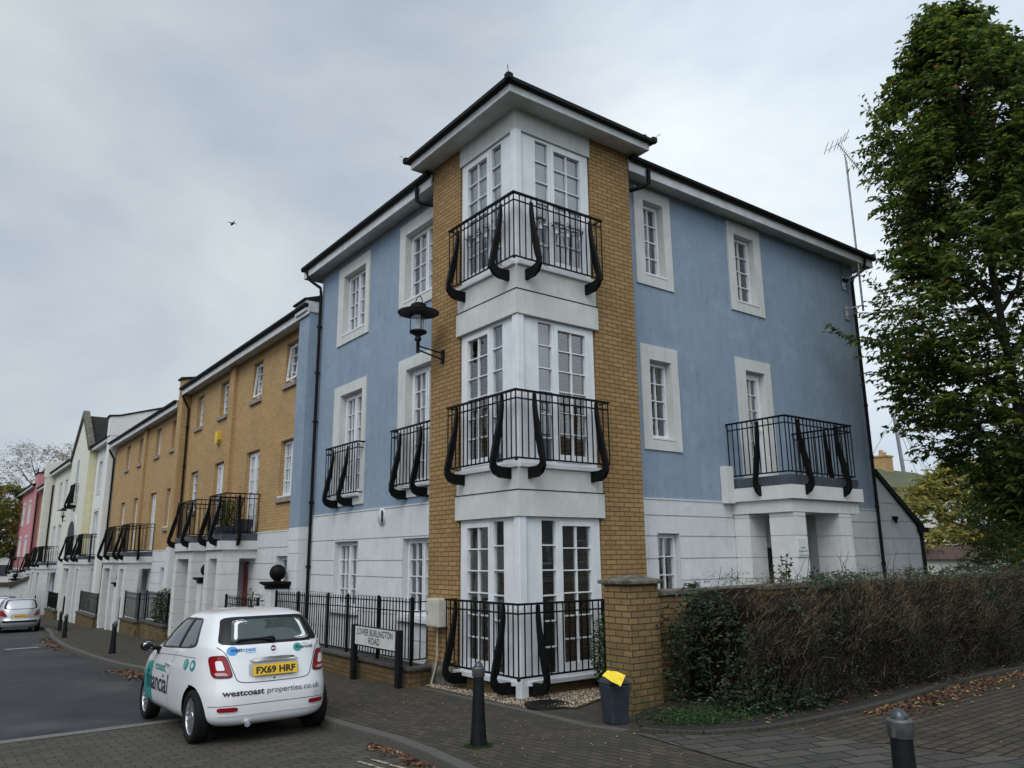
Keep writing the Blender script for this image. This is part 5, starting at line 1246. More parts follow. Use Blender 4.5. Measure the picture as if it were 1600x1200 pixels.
WS = [(-.60, 1.05), (.60, 1.05), (.47, 1.36), (-.47, 1.36)]
bd5 = carve(S5, PAINT_W, F5, [prismy(rq(RW), -.6, .9), prismx(rq(SW)), prismy(rq(WS), 1.75, 3.2)], [(.58, .292), (2.86, .292)], .335)
m = qpatch(lambda a, b: S5.rear(a, b, .003), [(-.615, 1.075), (.615, 1.075), (.52, 1.385), (-.52, 1.385)], k=9, inner=.80); m.build('rear_window_border', TRIM, F5)
m = qpatch(lambda a, b: S5.rear(a, b, .001), [(-.58, 1.09), (.58, 1.09), (.50, 1.37), (-.50, 1.37)], k=8); m.build('rear_window', CARGL, F5)
for sg in (-1, 1):
    m = qpatch(lambda a, b: S5.side(a, b, .002, sg), [(.66, 1.035), (2.40, .965), (1.88, 1.362), (.96, 1.37)], k=7, inner=.9); m.build('window_seal', TRIM, F5)
    m = qpatch(lambda a, b: S5.side(a, b, -.004, sg), [(.66, 1.035), (2.40, .965), (1.88, 1.362), (.96, 1.37)], k=7); m.build('side_window', CARGL, F5)
    m = MB(); ribbon(m, lambda a, b: S5.side(a, b, .004, sg), [(1.42, 1.02), (1.36, 1.37)], .075); m.build('door_pillar_trim', TRIM, F5)
    m = MB(); ribbon(m, lambda a, b: S5.side(a, b, .0015, sg), smoothline([(1.40, 1.03), (1.52, .80), (1.55, .5), (1.50, .27), (1.60, .235)]), .006); ribbon(m, lambda a, b: S5.side(a, b, .0015, sg), smoothline([(2.42, .96), (2.50, .7), (2.42, .4), (2.36, .25), (2.2, .235), (1.6, .235)]), .006)
    ribbon(m, lambda a, b: S5.side(a, b, .0015, sg), smoothline([(2.5, .885), (1.9, .905), (1.2, .925), (.62, .93)]), .008); m.build('door_gap', mat('shut line', (.12,.125,.13), .6), F5)
    m = MB(); p = S5.side(1.66, .80, .018, sg); m.box(p.x-.012, p.x+.012, 1.60, 1.74, .79, .812); m.build('door_handle', CHROME, F5, bevel=.006)
    m = MB(); m.sphere((0, 0, 0), .085, 14); m.v = [(sg*.92+x*1.1, 2.34+y*.75, 1.0+z*.85) for x, y, z in m.v]; mr_ = m.build('door_mirror', TRIM, F5)
    m = MB(); m.tube([(sg*.74, 2.38, .95), (sg*.86, 2.36, .97)], .03, 8); m.hexa([(sg*.76, 2.30, .86), (sg*.765, 2.42, .90), (sg*.75, 2.42, .98), (sg*.75, 2.28, .98), (sg*.79, 2.30, .88), (sg*.79, 2.40, .92), (sg*.78, 2.40, .98), (sg*.78, 2.28, .98)]); m.build('mirror_arm', TRIM, mr_)
    m = MB(); m.sphere((0, 0, 0), .07, 12); m.v = [(sg*.92+x*1.1, 2.31+y*.4, 1.0+z*.85) for x, y, z in m.v]; m.build('mirror_glass', CHROME, mr_)
    # lamps
    L5 = [(sg*.475, .735), (sg*.665, .735), (sg*.685, .955), (sg*.545, .965)]
    if sg < 0: L5 = [L5[1], L5[0], L5[3], L5[2]]
    lp = qpatch(lambda a, b: S5.rear(a, b, .016), L5, k=5).build('tail_lamp', REDL, F5)
    qpatch(lambda a, b: S5.rear(a, b, .009), [((a-sg*.59)*1.09+sg*.59, (b-.85)*1.08+.85) for a, b in L5], k=5).build('lamp_surround', TRIM, lp)
    L6 = [((a-sg*.595)*.40+sg*.598, (b-.845)*.46+.858) for a, b in L5]
    qpatch(lambda a, b: S5.rear(a, b, .0205), L6, k=6).build('lamp_centre', PAINT_W, lp)
    L7 = [((a-sg*.59)*.62+sg*.585, (b-.85)*.13+.768) for a, b in L5]
    qpatch(lambda a, b: S5.rear(a, b, .020), L7, k=6).build('reversing_lens', mat('clear lens', (.45,.35,.35), .15), lp)
    qpatch(lambda a, b: S5.rear(a, b, .013), [(min(sg*.42, sg*.62), .368), (max(sg*.42, sg*.62), .368), (max(sg*.42, sg*.62), .415), (min(sg*.42, sg*.62), .415)], k=5).build('bumper_reflector', REDL, F5)
    wheel(F5, sg*.795, .58, .292, .17, sg, 14); wheel(F5, sg*.795, 2.86, .292, .17, sg, 14)
m = MB()
ribbon(m, lambda a, b: S5.rear(a, b, .002), smoothline([(-.62, 1.06), (-.54, .98), (-.465, .78), (-.42, .69), (-.30, .665), (0, .66), (.30, .665), (.42, .69), (.465, .78), (.54, .98), (.62, 1.06)]), .009)
m.build('tailgate_gap', mat('shut line dark', (.03,.03,.03), .6), F5); m = MB()
ribbon(m, lambda a, b: S5.rear(a, b, .002), smoothline([(-.70, .425), (-.45, .432), (0, .435), (.45, .432), (.70, .425)]), .006)
m.build('bumper_gap', mat('bumper shut line', (.03,.03,.03), .6), F5)
m = MB()
for zz, dd in ((.325, .008),):
    pts = [(x/20*.62, zz) for x in range(-20, 21)]
    for (a, b), (c, d) in zip(pts, pts[1:]): m.quad(S5.rear(a, b-.006, dd), S5.rear(c, d-.006, dd), S5.rear(c, d+.008, dd), S5.rear(a, b+.008, dd))
m.build('bumper_strip', PAINT_W, F5)
# number plate, handle, badge
def flat(a, b, d=.0): return Vector((a, .012-d+(b-.79)*.20, b))
m = MB(); m.hexa([flat(-.262, .735), flat(.262, .735), flat(.262, .852), flat(-.262, .852), flat(-.262, .735, .014), flat(.262, .735, .014), flat(.262, .852, .014), flat(-.262, .852, .014)]); npl = m.build('number_plate', PLATEY, F5)
qpatch(lambda a, b: S5.rear(a, b, .002), [(-.30, .715), (.30, .715), (.30, .875), (-.30, .875)], k=8).build('plate_recess', mat('plate recess', (.42,.43,.44), .5), F5)
put_text(npl, 'plate_lettering', 'FX69 HRF', .098, lambda x, y: flat(x, .759+y, .0165), INK, align='CENTER', width=.47, off=.004)
m = MB(); pts = [(x/16, 0) for x in range(-16, 17)]
for (a, _), (b, _) in zip(pts, pts[1:]):
    P = []
    for q in (a, b):
        y0 = S5.rear(q*.285, .905).y; hh = .022*(1-abs(q)**6)+.003; P.append([(q*.285, y0-.002, .905-hh), (q*.285, y0-.036, .905-hh*.8), (q*.285, y0-.034, .905-hh*.3), (q*.285, y0-.002, .905+hh)])
    for i in range(4): m.add([P[0][i], P[1][i], P[1][(i+1) % 4], P[0][(i+1) % 4]], ((0, 1, 2, 3),), 0, True)
m.build('tailgate_handle', CHROME, F5)
m = MB(); C = S5.rear(0, 1.0, .004)
def disc(mb, fn, c, r_, d, n=20, mi=0, sq=1): mb.add([fn(c[0], c[1], d)]+[fn(c[0]+r_*math.cos(2*math.pi*i/n), c[1]+r_*sq*math.sin(2*math.pi*i/n), d) for i in range(n)], [(0, i+1, (i+1) % n+1) for i in range(n)], mi)
m = MB(); disc(m, S5.rear, (0, 1.015), .045, .006); bdg = m.build('badge', CHROME, F5)
m = MB(); disc(m, S5.rear, (0, 1.015), .034, .009); m.build('badge_face', mat('badge maroon', (.09,.02,.035), .3), bdg)
put_text(bdg, 'badge_lettering', 'FIAT', .024, lambda x, y: S5.rear(x, 1.006+y, .011), CHROME, align='CENTER', width=.05, off=.001)
m = MB(); disc(m, S5.rear, (.0, .69), .010, .006, 10); m.build('tailgate_button', TRIM, F5)
# lettering on the tailgate and bumper
NAVY = mat('navy vinyl', (.01,.012,.03), .4); GREYV = mat('grey vinyl', (.06,.06,.065), .4)
def rtext(nm, s_, size, x, z, m_, d=.006, **k): return put_text(F5, nm, s_, size, lambda a, b: S5.rear(x+a, z+b, d), m_, **k)
m = MB(); disc(m, S5.rear, (-.475, 1.015), .062, .004, 28, sq=.78); m.build('blue_logo_disc', CYAN, F5)
rtext('logo_lettering', 'west', .062, -.50, 1.005, NAVY, off=.0012, width=.135); rtext('logo_lettering', 'coast', .062, -.36, 1.005, CYAN, off=.0012, width=.15)
rtext('logo_small_lettering', 'PROPERTIES', .018, -.33, .982, CYAN, width=.12)
m = MB(); disc(m, S5.rear, (.30, 1.01), .055, .004, 28, sq=.85); m.build('teal_logo_disc', TEAL, F5)
rtext('logo_lettering', 'financial', .055, .275, .995, NAVY, off=.0008, width=.225); rtext('logo_small_lettering', 'coast', .028, .36, 1.04, TEAL, width=.07)
rtext('bumper_lettering', 'westcoast', .088, -.585, .535, INK, off=.0022, width=.46); rtext('bumper_lettering', 'properties.co.uk', .088, -.09, .535, GREYV, width=.66)
disc_m = MB()
for i in range(24):
    a, b = 2*math.pi*i/24, 2*math.pi*(i+1)/24; disc_m.quad(S5.rear(.52+.028*math.cos(a), .47+.028*math.sin(a), .002), S5.rear(.52+.028*math.cos(b), .47+.028*math.sin(b), .002), S5.rear(.52+.025*math.cos(b), .47+.025*math.sin(b), .002), S5.rear(.52+.025*math.cos(a), .47+.025*math.sin(a), .002))
disc_m.build('tow_eye_cover', GREYV, F5)
# side lettering (reads front to back on the left flank)
TEALM = MB(); prev = None
for i in range(25):
    z = .225+(.795-.225)*i/24; t = (i/24-.5)*2; y1 = 2.40+.07*(i/24); y2 = y1+.50*math.sqrt(max(0, 1-t*t))*1.0
    row = [S5.side(y1+(y2-y1)*j/8, z, .003, -1) for j in range(9)]
    row = [p for p in row]
    if prev: TEALM.add(prev+row, [(j, j+1, 9+j+1, 9+j) for j in range(8)], 0, True)
    prev = row
TEALM.build('teal_half_disc', TEAL, F5)
def stext(nm, s_, size, y, z, m_, d=.006, **k): return put_text(F5, nm, s_, size, lambda a, b: S5.side(y-a, z+b, d, -1), m_, **k)
stext('door_lettering', 'financial', .33, 2.74, .45, NAVY, width=1.16, off=.003); stext('door_lettering', 'coast.', .15, 2.30, .70, TEAL, width=.56, off=.002)
m = MB()
for yy_ in (.90, .66): disc(m, lambda a, b, d: S5.side(a, b, d, -1), (yy_, .845), .085, .004, 24, sq=.75)
m.build('social_icon_discs', TEAL, F5)
stext('icon_lettering', 'f', .11, .92, .81, PAINT_W, off=.003); 
m = MB(); m.add([S5.side(.66+a, .845+b, .006, -1) for a, b in ((-.045, .0), (-.02, .03), (.02, .03), (.045, -.005), (.01, -.035), (-.02, -.02))], ((0, 1, 2, 3, 4, 5),)); m.build('bird_icon', PAINT_W, F5)
# wiper, aerial, exhaust, roof spoiler lip, interior
m = MB(); y_ = lambda x, z: S5.rear(x, z, .02); m.tube([y_(-.02, 1.105), y_(-.14, 1.125), y_(-.40, 1.12)], .012, 6); m.lathe([(.03, -.02), (.03, .02)], tuple(y_(-.0, 1.105)), 12, axis='y'); m.tube([y_(-.42, 1.108), y_(.02, 1.138)], .009, 6); m.build('rear_wiper', TRIM, F5)
m = MB(); m.lathe([(.045, 0), (.02, .03), (.006, .05)], (.0, 1.0, 1.474), 12); m.tube([(.0, 1.0, 1.50), (.0, .93, 1.66)], .008, 6); m.build('roof_aerial', TRIM, F5)
m = MB(); m.lathe([(.036, -.06), (.040, .10)], (-.30, .07, .225), 16, axis='y', caps=False); m.lathe([(.036, -.06), (.030, .0), (.001, .02)], (-.30, .07, .225), 16, axis='y', caps=False); m.build('exhaust_pipe', CHROME, F5)
m = MB(); m.box(-.55, .55, .3, 3.0, .18, .235); m.box(-.72, .72, .30, 2.5, .40, .44); m.build('underbody', TRIM, F5)
for sx in (-.33, .33):
    m = MB(); m.box(sx-.22, sx+.22, 1.50, 1.98, .50, .66); m.hexa([(sx-.21, 1.44, .62), (sx+.21, 1.44, .62), (sx+.21, 1.56, .62), (sx-.21, 1.56, .62), (sx-.18, 1.26, 1.12), (sx+.18, 1.26, 1.12), (sx+.18, 1.36, 1.12), (sx-.18, 1.36, 1.12)]); m.box(sx-.11, sx+.11, 1.22, 1.31, 1.15, 1.32); m.build('front_seat', SEAT, F5, bevel=.03)
m = MB(); m.box(-.55, .55, .55, 1.0, .45, .62); m.hexa([(-.55, .50, .6), (.55, .50, .6), (.55, .62, .6), (-.55, .62, .6), (-.48, .42, 1.0), (.48, .42, 1.0), (.48, .50, 1.0), (-.48, .50, 1.0)]); m.build('rear_seat', SEAT, F5, bevel=.03)
m = MB(); m.box(-.62, .62, 2.25, 2.6, .75, .98); m.build('dashboard', plain_noise('dashboard', (.10,.10,.10), (.2,.2,.2), .5, 2), F5, bevel=.04)
m = MB(); m.tube([(.33+.18*math.cos(a), 2.1+.05*math.sin(a), .98+.17*math.sin(a)) for a in [2*math.pi*i/24 for i in range(25)]], .014, 8); m.tube([(.15, 2.1, .98), (.51, 2.1, .98)], .02, 6); m.build('steering_wheel', mat('pale wheel rim', (.25,.25,.24), .5), F5)
m = MB(); m.hexa([(.10, .45, 1.01), (.45, .40, 1.01), (.47, .52, 1.01), (.12, .58, 1.01), (.12, .47, 1.06), (.42, .43, 1.05), (.42, .5, 1.05), (.13, .55, 1.06)]); m.build('parcel_on_shelf', mat('pale paper', (.4,.5,.5), .6), F5)
# ---- hatchbacks farther down the street
def far_car(label, x, y, paint, T, rz=0, lamps=True, W_=.82):
    S = Shape(T, 4.6); t = thing('parked_car', label, 'car', (x, y, zg(y)-.106), local=True, rx=math.atan(-.03), rz=rz)
    top = S.T[-1][0]; SWn = [(.55, .98), (2.75, .93), (2.1, top-.10), (.75, top-.09)]
    carve(S, paint, t, [prismy(rq([(-.56, .99), (.56, .99), (.48, top-.11), (-.48, top-.11)]), -.6, .8), prismx(rq(SWn)), prismy(rq([(-.6, 1.0), (.6, 1.0), (.48, top-.1), (-.48, top-.1)]), 2.0, 3.6)], [(.62, .29), (3.06, .29)], .33, zcab=(.45, top-.05), ycab=(.25, 2.9))
    qpatch(lambda a, b: S.rear(a, b, .002), [(-.64, .95), (.64, .95), (.53, top-.07), (-.53, top-.07)], k=6, inner=.88).build('rear_window_border', TRIM, t)
    qpatch(lambda a, b: S.rear(a, b, -.003), [(-.64, .95), (.64, .95), (.53, top-.07), (-.53, top-.07)], k=6).build('rear_window', CARGL, t)
    for sg in (-1, 1):
        qpatch(lambda a, b: S.side(a, b, -.004, sg), [(.5, .96), (2.8, .91), (2.1, top-.07), (.72, top-.06)], k=6).build('side_window', CARGL, t)
        C = [(sg*.46, .66), (sg*.76, .70), (sg*.72, .92), (sg*.66, .93)]
        if sg < 0: C = [C[1], C[0], C[3], C[2]]
        qpatch(lambda a, b: S.rear(a, b, .012), C, k=5).build('tail_lamp', REDL, t)
        wheel(t, sg*.79, .62, .29, .17, sg, 8); wheel(t, sg*.79, 3.06, .29, .17, sg, 8)
        m = MB(); m.sphere((0, 0, 0), .08, 10); m.v = [(sg*.90+a*1.1, 2.62+b*.7, .97+c*.8) for a, b, c in m.v]; m.build('door_mirror', paint, t)
    m = MB(); p = S.rear(0, .66, .012); m.box(-.26, .26, p.y-.012, p.y, .61, .72); npl_ = m.build('number_plate', PLATEY, t)
    put_text(npl_, 'plate_lettering', 'X296 EYA', .085, lambda a, b: (a, p.y-.014, .632+b), INK, align='CENTER', width=.44)
    qpatch(lambda a, b: S.rear(a, b, .006), [(-.34, .56), (.34, .56), (.36, .75), (-.36, .75)], k=6, inner=.86).build('plate_surround', mat('plate surround grey', (.22,.23,.24), .5), t)
    qpatch(lambda a, b: S.rear(a, b, .008), [(-.74, .41), (.74, .41), (.74, .49), (-.74, .49)], k=8).build('bumper_strip', TRIM, t)
    m = MB(); m.box(-.62, .62, .3, 3.2, .17, .25); m.box(-.7, .7, .3, 2.8, .42, .45); m.build('underbody', TRIM, t)
    for sx in (-.35, .35):
        m = MB(); m.box(sx-.2, sx+.2, 1.5, 1.6, .5, 1.05); m.box(sx-.1, sx+.1, 1.48, 1.56, 1.08, 1.24); m.build('front_seat', SEAT, t)
    m = MB(); m.box(-.55, .55, .75, .85, .5, .95); m.build('rear_seat', SEAT, t)
    m = MB(); m.tube([(0, .75, top-.03), (0, .68, top+.12)], .006, 5); m.build('roof_aerial', TRIM, t)
    return t
PT = [(.18, .12, 3.68, .72), (.25, .05, 3.76, .79), (.36, .0, 3.82, .82), (.50, .0, 3.83, .825), (.58, .04, 3.80, .82), (.70, .06, 3.70, .815), (.82, .085, 3.5, .80), (.90, .11, 3.2, .785), (.95, .13, 3.0, .77), (1.05, .19, 2.82, .735), (1.18, .29, 2.55, .68), (1.28, .39, 2.33, .63), (1.35, .50, 2.12, .575), (1.39, .62, 1.95, .51), (1.415, .85, 1.7, .36), (1.425, 1.05, 1.4, .15)]
far_car('silver hatchback parked far down the street by the leafy kerb', -3.22, 31.0, PAINT_S, PT)
PT2 = [(a*1.02 if a > 1 else a, b, c, d) for a, b, c, d in PT]
far_car('white car mostly hidden behind the silver hatchback', -3.75, 36.6, PAINT_W, PT2)
far_car('purplish blue car, farthest of the three parked down the street', -3.0, 42.5, PAINT_B, PT2)
# ------------------------------------------------------------------ vegetation
LG = [leaf_mat('leaf deep green', (.026,.050,.010), .35), leaf_mat('leaf mid green', (.055,.095,.016), .4), leaf_mat('leaf light green', (.13,.17,.028), .45), leaf_mat('leaf yellowing', (.22,.17,.03), .35), leaf_mat('leaf orange', (.22,.085,.018), .3)]
def leaf(mb, c, d, up, L_, W_, mi, fold=.25):
    """pointed leaf: 6 points, slightly folded along its midrib"""
    d = d.normalized(); s_ = d.cross(up); s_ = s_.normalized() if s_.length > 1e-4 else Vector((1, 0, 0)); n = s_.cross(d)
    a = c; b = c+d*L_*.5-n*W_*fold*.0; t = c+d*L_-n*L_*.12
    l = c+d*L_*.42+s_*W_*.5+n*W_*fold; r_ = c+d*L_*.42-s_*W_*.5+n*W_*fold
    mb.add([a, r_, t, l], ((0, 1, 2), (0, 2, 3)), mi)
def rv(s_=1): return Vector((R.gauss(0, s_), R.gauss(0, s_), R.gauss(0, s_)))
def tree(name, label, cat, base, radf, z0, z1, ntw, per, lsize, weights, trunk_r, lean=(0, 0), twig=True, limbs=16, mats=LG, trunk_top=None, droop=.35, seed=3, twl=(.35, .7), shoots=0):
    R.seed(seed); B = Vector(base); t = thing(name, label, cat, base)
    tk = MB(); top = trunk_top or (z0+(z1-z0)*.75)
    axis = lambda z: Vector((B.x+lean[0]*(z-B.z)/(top-B.z), B.y+lean[1]*(z-B.z)/(top-B.z), z))
    tk.tube([axis(B.z-.1), axis(B.z+(z0-B.z)*.5), axis(z0), axis((z0+top)/2), axis(top)], trunk_r, 10, r1=trunk_r*.25)
    ends = []
    for i in range(limbs):
        zz = z0+(top-z0)*(i/limbs)*.92; a = i*2.4+R.uniform(-.4, .4); ze = min(z1-.4, zz+R.uniform(.8, 2.6)); r_ = radf(ze, a)*R.uniform(.6, .85)
        p0 = axis(zz); p3 = axis(ze)+Vector((math.cos(a)*r_, math.sin(a)*r_, 0)); p1 = p0.lerp(p3, .35)+Vector((0, 0, -.15)); p2 = p0.lerp(p3, .7)+Vector((0, 0, .0))+rv(.08)
        tk.tube([p0, p1, p2, p3], trunk_r*.36, 6, r1=trunk_r*.06); ends += [p1, p2, p3]
        for k_ in range(3):
            q0 = p1.lerp(p3, R.random()); dd = rv().normalized(); dd.z = abs(dd.z)*.7; q1 = q0+dd*R.uniform(.5, 1.2); tk.tube([q0, q0.lerp(q1, .5)+rv(.04), q1], trunk_r*.1, 4, r1=.004); ends.append(q1)
    tk.build('trunk', BARK, t)
    cr_ = MB(); tw = MB(); made = 0; tries = 0
    while made < ntw and tries < ntw*6:
        tries += 1
        z = z0+(z1-z0)*R.random(); a = R.uniform(0, 2*math.pi); rr = radf(z, a)
        if rr <= 0: continue
        f = R.random()**.42
        if noise.noise(Vector((math.cos(a)*2.1*f, math.sin(a)*2.1*f, z*.95))) < -.07+(-.06 if f > .9 else 0): continue
        p = axis(min(z, top))+Vector((math.cos(a)*rr*f, math.sin(a)*rr*f, z-min(z, top)))
        out_ = (Vector((math.cos(a), math.sin(a), .35))+rv(.45)).normalized(); L_ = R.uniform(*twl)*(1 if f > .75 else .8)
        e = p+out_*L_+Vector((0, 0, -droop*L_*.4)); mid = p.lerp(e, .5)+Vector((0, 0, .04))
        if twig: tw.tube([p-out_*.25, mid, e], .006, 3, r1=.002, caps=False)
        for k_ in range(per):
            u = (k_+.5)/per; c = p.lerp(mid, u*2) if u < .5 else mid.lerp(e, u*2-1); sd2 = out_.cross(Vector((0, 0, 1))).normalized()*(1 if k_ % 2 else -1)
            d = (out_*.55+sd2*.9+Vector((0, 0, -droop))+rv(.28)).normalized(); s2 = lsize*R.uniform(.55, 1.3)
            leaf(cr_, c, d, Vector((0, 0, 1))+rv(.35), s2, s2*.52, R.choices(range(len(mats)), weights)[0])
        made += 1
    for k_ in range(shoots):      # long sparse shoots that break the outline
        z = z0+(z1-z0)*R.uniform(.40, .86); a = R.uniform(0, 2*math.pi); rr = radf(z, a); p = axis(min(z, top))+Vector((math.cos(a)*rr*.9, math.sin(a)*rr*.9, z-min(z, top))); out_ = Vector((math.cos(a)*.6, math.sin(a)*.6, 1)).normalized(); L_ = R.uniform(.7, 1.3)
        e = p+out_*L_; tw.tube([p, p.lerp(e, .5)+rv(.03), e], .007, 3, r1=.002, caps=False)
        for q in range(13):
            c = p.lerp(e, (q+.5)/13); leaf(cr_, c, out_.cross(rv()).normalized()+out_*.5, Vector((0, 0, 1))+rv(.35), lsize*R.uniform(.6, 1), lsize*.45, R.choices(range(len(mats)), weights)[0])
    c = cr_.build('crown', mats, t)
    if twig: tw.build('twigs', BARK, t)
    return t
def interp(tab):
    def f(z):
        if z <= tab[0][0] or z >= tab[-1][0]: return 0
        for (a, p), (b, q) in zip(tab, tab[1:]):
            if a <= z <= b: return p+(q-p)*(z-a)/(b-a)
    return f
prof = interp([(2.4, .2), (3.3, .9), (4, 1.9), (5, 1.95), (5.8, 2.15), (6.3, 2.7), (6.9, 2.2), (8, 1.65), (9, 1.6), (10, 1.6), (11, 1.5), (11.8, 1.2), (12.5, .8), (13.1, .45), (13.7, .1)])
tree('broadleaf_tree', 'tall dense green broadleaf tree rising from behind the hedge, right of the blue house', 'tree', (10.5, -3.0, zg(-3)),
     lambda z, a: prof(z)*(1+.13*math.sin(3*a+z*1.3)+.09*math.sin(7*a-z*2.1)), 2.5, 13.65, 5200, 14, .155, (3, 5, 4.2, .35, .04), .15, limbs=22, trunk_top=12.6, seed=5, lean=(-.4, .2), shoots=110)
tree('garden_tree', 'yellow green autumn tree in front of the mossy roofed house', 'tree', (40.5, 11, zg(11)), lambda z, a: interp([(.6, 1.5), (2, 4.3), (4, 4.4), (5.4, 3.0), (6.9, .3)])(z)*(1+.15*math.sin(4*a+z)), .6, 6.8, 2300, 9, .28, (4, 5, 3, 1.2, .2), .2, twig=False, seed=8, limbs=10, twl=(.6, 1.1), mats=[leaf_mat('autumn green', (.08,.10,.03), .4), leaf_mat('autumn lime', (.20,.21,.05), .4), leaf_mat('autumn yellow', (.38,.32,.07), .4), leaf_mat('autumn gold', (.42,.30,.06), .4), leaf_mat('autumn amber', (.35,.20,.05), .4)])
tree('garden_tree', 'dark green tree standing right of the yellow green one', 'tree', (27.8, 1.4, zg(1)), lambda z, a: interp([(.2, 2.3), (1.5, 3.0), (4, 3.0), (6.2, 2.3), (7.6, .3)])(z)*(1+.12*math.sin(5*a+z)), .2, 7.5, 2600, 10, .17, (6, 5, 1.5, .5, .3), .16, twig=False, seed=9, limbs=10)
tree('garden_tree', 'dark evergreen shrub tree at the right edge behind the hedge end', 'tree', (16, -1.2, 0), lambda z, a: interp([(.1, 1.2), (1.2, 1.8), (3, 1.7), (4.4, 1.0), (5.2, .2)])(z)*(1+.15*math.sin(4*a+z)), .1, 5.1, 1700, 12, .12, (7, 4, 1, .2, .5), .1, twig=False, seed=12, limbs=8)
# distant trees at the end of the left-hand street
tree('street_tree', 'thin grey tree losing its last pale leaves at the end of the street', 'tree', (1.5, 84, -2.1), lambda z, a: interp([(4.5, 2.5), (8, 4.6), (11, 4.4), (13.6, 1.2)])(z)*(1+.2*math.sin(4*a+z)), 4.5, 13.5, 900, 4, .24, (0, 0, 1, 2, 1), .22, seed=15, limbs=22, twl=(.8, 1.5), mats=[leaf_mat('dull leaf', (.12,.10,.06)), leaf_mat('dull leaf two', (.10,.08,.07)), leaf_mat('pale leaf', (.30,.26,.19)), leaf_mat('pale pink leaf', (.28,.22,.18)), leaf_mat('grey leaf', (.18,.16,.13))])
tree('street_tree', 'thin pale tree behind the pink house roof', 'tree', (6.5, 92, -2.1), lambda z, a: interp([(6, 2.5), (9, 4.2), (12.5, 3.8), (15.0, 1.0)])(z)*(1+.2*math.sin(3*a+z)), 5, 15, 800, 4, .24, (0, 0, 1, 2, 1), .22, seed=16, limbs=20, twl=(.8, 1.5), mats=[leaf_mat('dull leaf b', (.12,.10,.06)), leaf_mat('dull leaf two b', (.10,.08,.07)), leaf_mat('pale leaf b', (.30,.26,.19)), leaf_mat('pale pink leaf b', (.28,.22,.18)), leaf_mat('grey leaf b', (.18,.16,.13))])
tree('street_tree', 'broad yellow and green autumn tree at the left edge of the street end', 'tree', (-1.3, 80, -2.1), lambda z, a: interp([(2.2, 1.5), (4, 3.0), (6.5, 3.3), (8.2, 1.9), (9, .3)])(z)*(1+.2*math.sin(4*a+z)), 2.2, 8.9, 1300, 8, .27, (2, 3, 3, 4, 1.2), .2, twig=False, seed=18, limbs=12, twl=(.6, 1.1))
tree('street_tree', 'smaller golden leaved tree beside the pink house end', 'tree', (1.2, 78, -2.1), lambda z, a: interp([(2.8, 1.0), (4.2, 1.9), (6.5, 1.8), (7.6, .3)])(z)*(1+.2*math.sin(4*a+z)), 2.8, 7.5, 600, 8, .25, (2, 3, 2, 4, 2), .14, twig=False, seed=19, limbs=10, twl=(.5, .9))
# the hedge
R.seed(21)
HG_ = thing('hedge', 'long brown twiggy hedge with sparse leaves in front of the garden wall', 'hedge', (6.5, -2.7, .15))
def hz(x): return 1.58-.22*max(0, 1.6-x)**1.5+.05*math.sin(x*1.7)+.05*math.sin(x*4.1+1)+.03*math.sin(x*9.3)+(-.25 if x < .9 else 0)*(.9-x)/.3
def hy(x, z): return -3.52-.10*min(1, max(0, x-1.2))*max(0, 1-z*.8)+.06*math.sin(x*2.3+z*3)+.05*math.sin(x*5.7-z*4)+.42*max(0, z-1.05)+.22*max(0, 1.5-x)**1.4
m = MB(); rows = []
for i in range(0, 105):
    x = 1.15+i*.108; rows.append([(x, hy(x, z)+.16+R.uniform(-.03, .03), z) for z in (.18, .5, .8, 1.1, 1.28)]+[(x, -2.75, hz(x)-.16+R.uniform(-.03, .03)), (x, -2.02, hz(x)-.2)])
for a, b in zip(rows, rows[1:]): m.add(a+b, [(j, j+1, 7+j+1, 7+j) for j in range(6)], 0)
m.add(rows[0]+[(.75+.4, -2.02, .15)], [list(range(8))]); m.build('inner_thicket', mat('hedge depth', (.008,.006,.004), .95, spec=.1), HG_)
TW = [mat('twig tan', (.16,.115,.055), .85), mat('twig brown', (.075,.050,.026), .85), mat('twig dark', (.03,.02,.013), .9), mat('twig grey', (.16,.14,.11), .85)]
m = MB()
def stick(mb, p, q, w, mi):
    d = (q-p); s_ = d.cross(Vector((R.gauss(0, 1), R.gauss(0, 1), R.gauss(0, .3)))).normalized()*w; n = d.cross(s_).normalized()*w
    mb.add([p-s_, p+s_*.5+n, p+s_*.5-n, q], ((0, 1, 3), (1, 2, 3), (2, 0, 3)), mi)
for i in range(15500):
    x = R.uniform(.62, 12.2); top_ = R.random() < .62
    if top_:
        z = hz(x)-R.random()**1.1*.75; y = R.uniform(hy(x, z)+.02, -2.1) if R.random() < .5 else hy(x, z)+R.uniform(0, .12)
        xc = round(x/.42)*.42+.1*math.sin(x*3); d = Vector(((x-xc)*2.6+R.gauss(0, .4), R.gauss(-.45, .4), R.uniform(.25, 1.1))).normalized()*R.uniform(.06, .2); mi = R.choices((0, 1, 2, 3), (4.5*max(.3, 1.3-x*.11), 4, 2.6, 1))[0]
    else:
        z = R.uniform(.2, 1.15); y = hy(x, z)+R.uniform(.0, .22); d = Vector((R.gauss(0, .6), R.gauss(-.25, .35), R.gauss(.5, .6))).normalized()*R.uniform(.10, .26); mi = R.choices((0, 1, 2, 3), (.2, .6, 7, .25))[0]
    p = Vector((x, y, z)); stick(m, p, p+d, R.uniform(.0018, .0035), mi)
for i in range(60):
    x = .9+i*.19+R.uniform(-.05, .05); y = -2.9+R.uniform(-.2, .3); m.tube([(x, y, .1), (x+R.uniform(-.08, .08), y-.05, .45), (x+R.uniform(-.2, .2), y-.2, .95)], .018, 5, 2, r1=.006)
m.tube([(.86, -3.05, .1), (.86, -3.08, .28), (.78, -3.15, .42)], .035, 6, 0); m.tube([(.86, -3.08, .28), (.96, -3.12, .45)], .022, 6, 0)
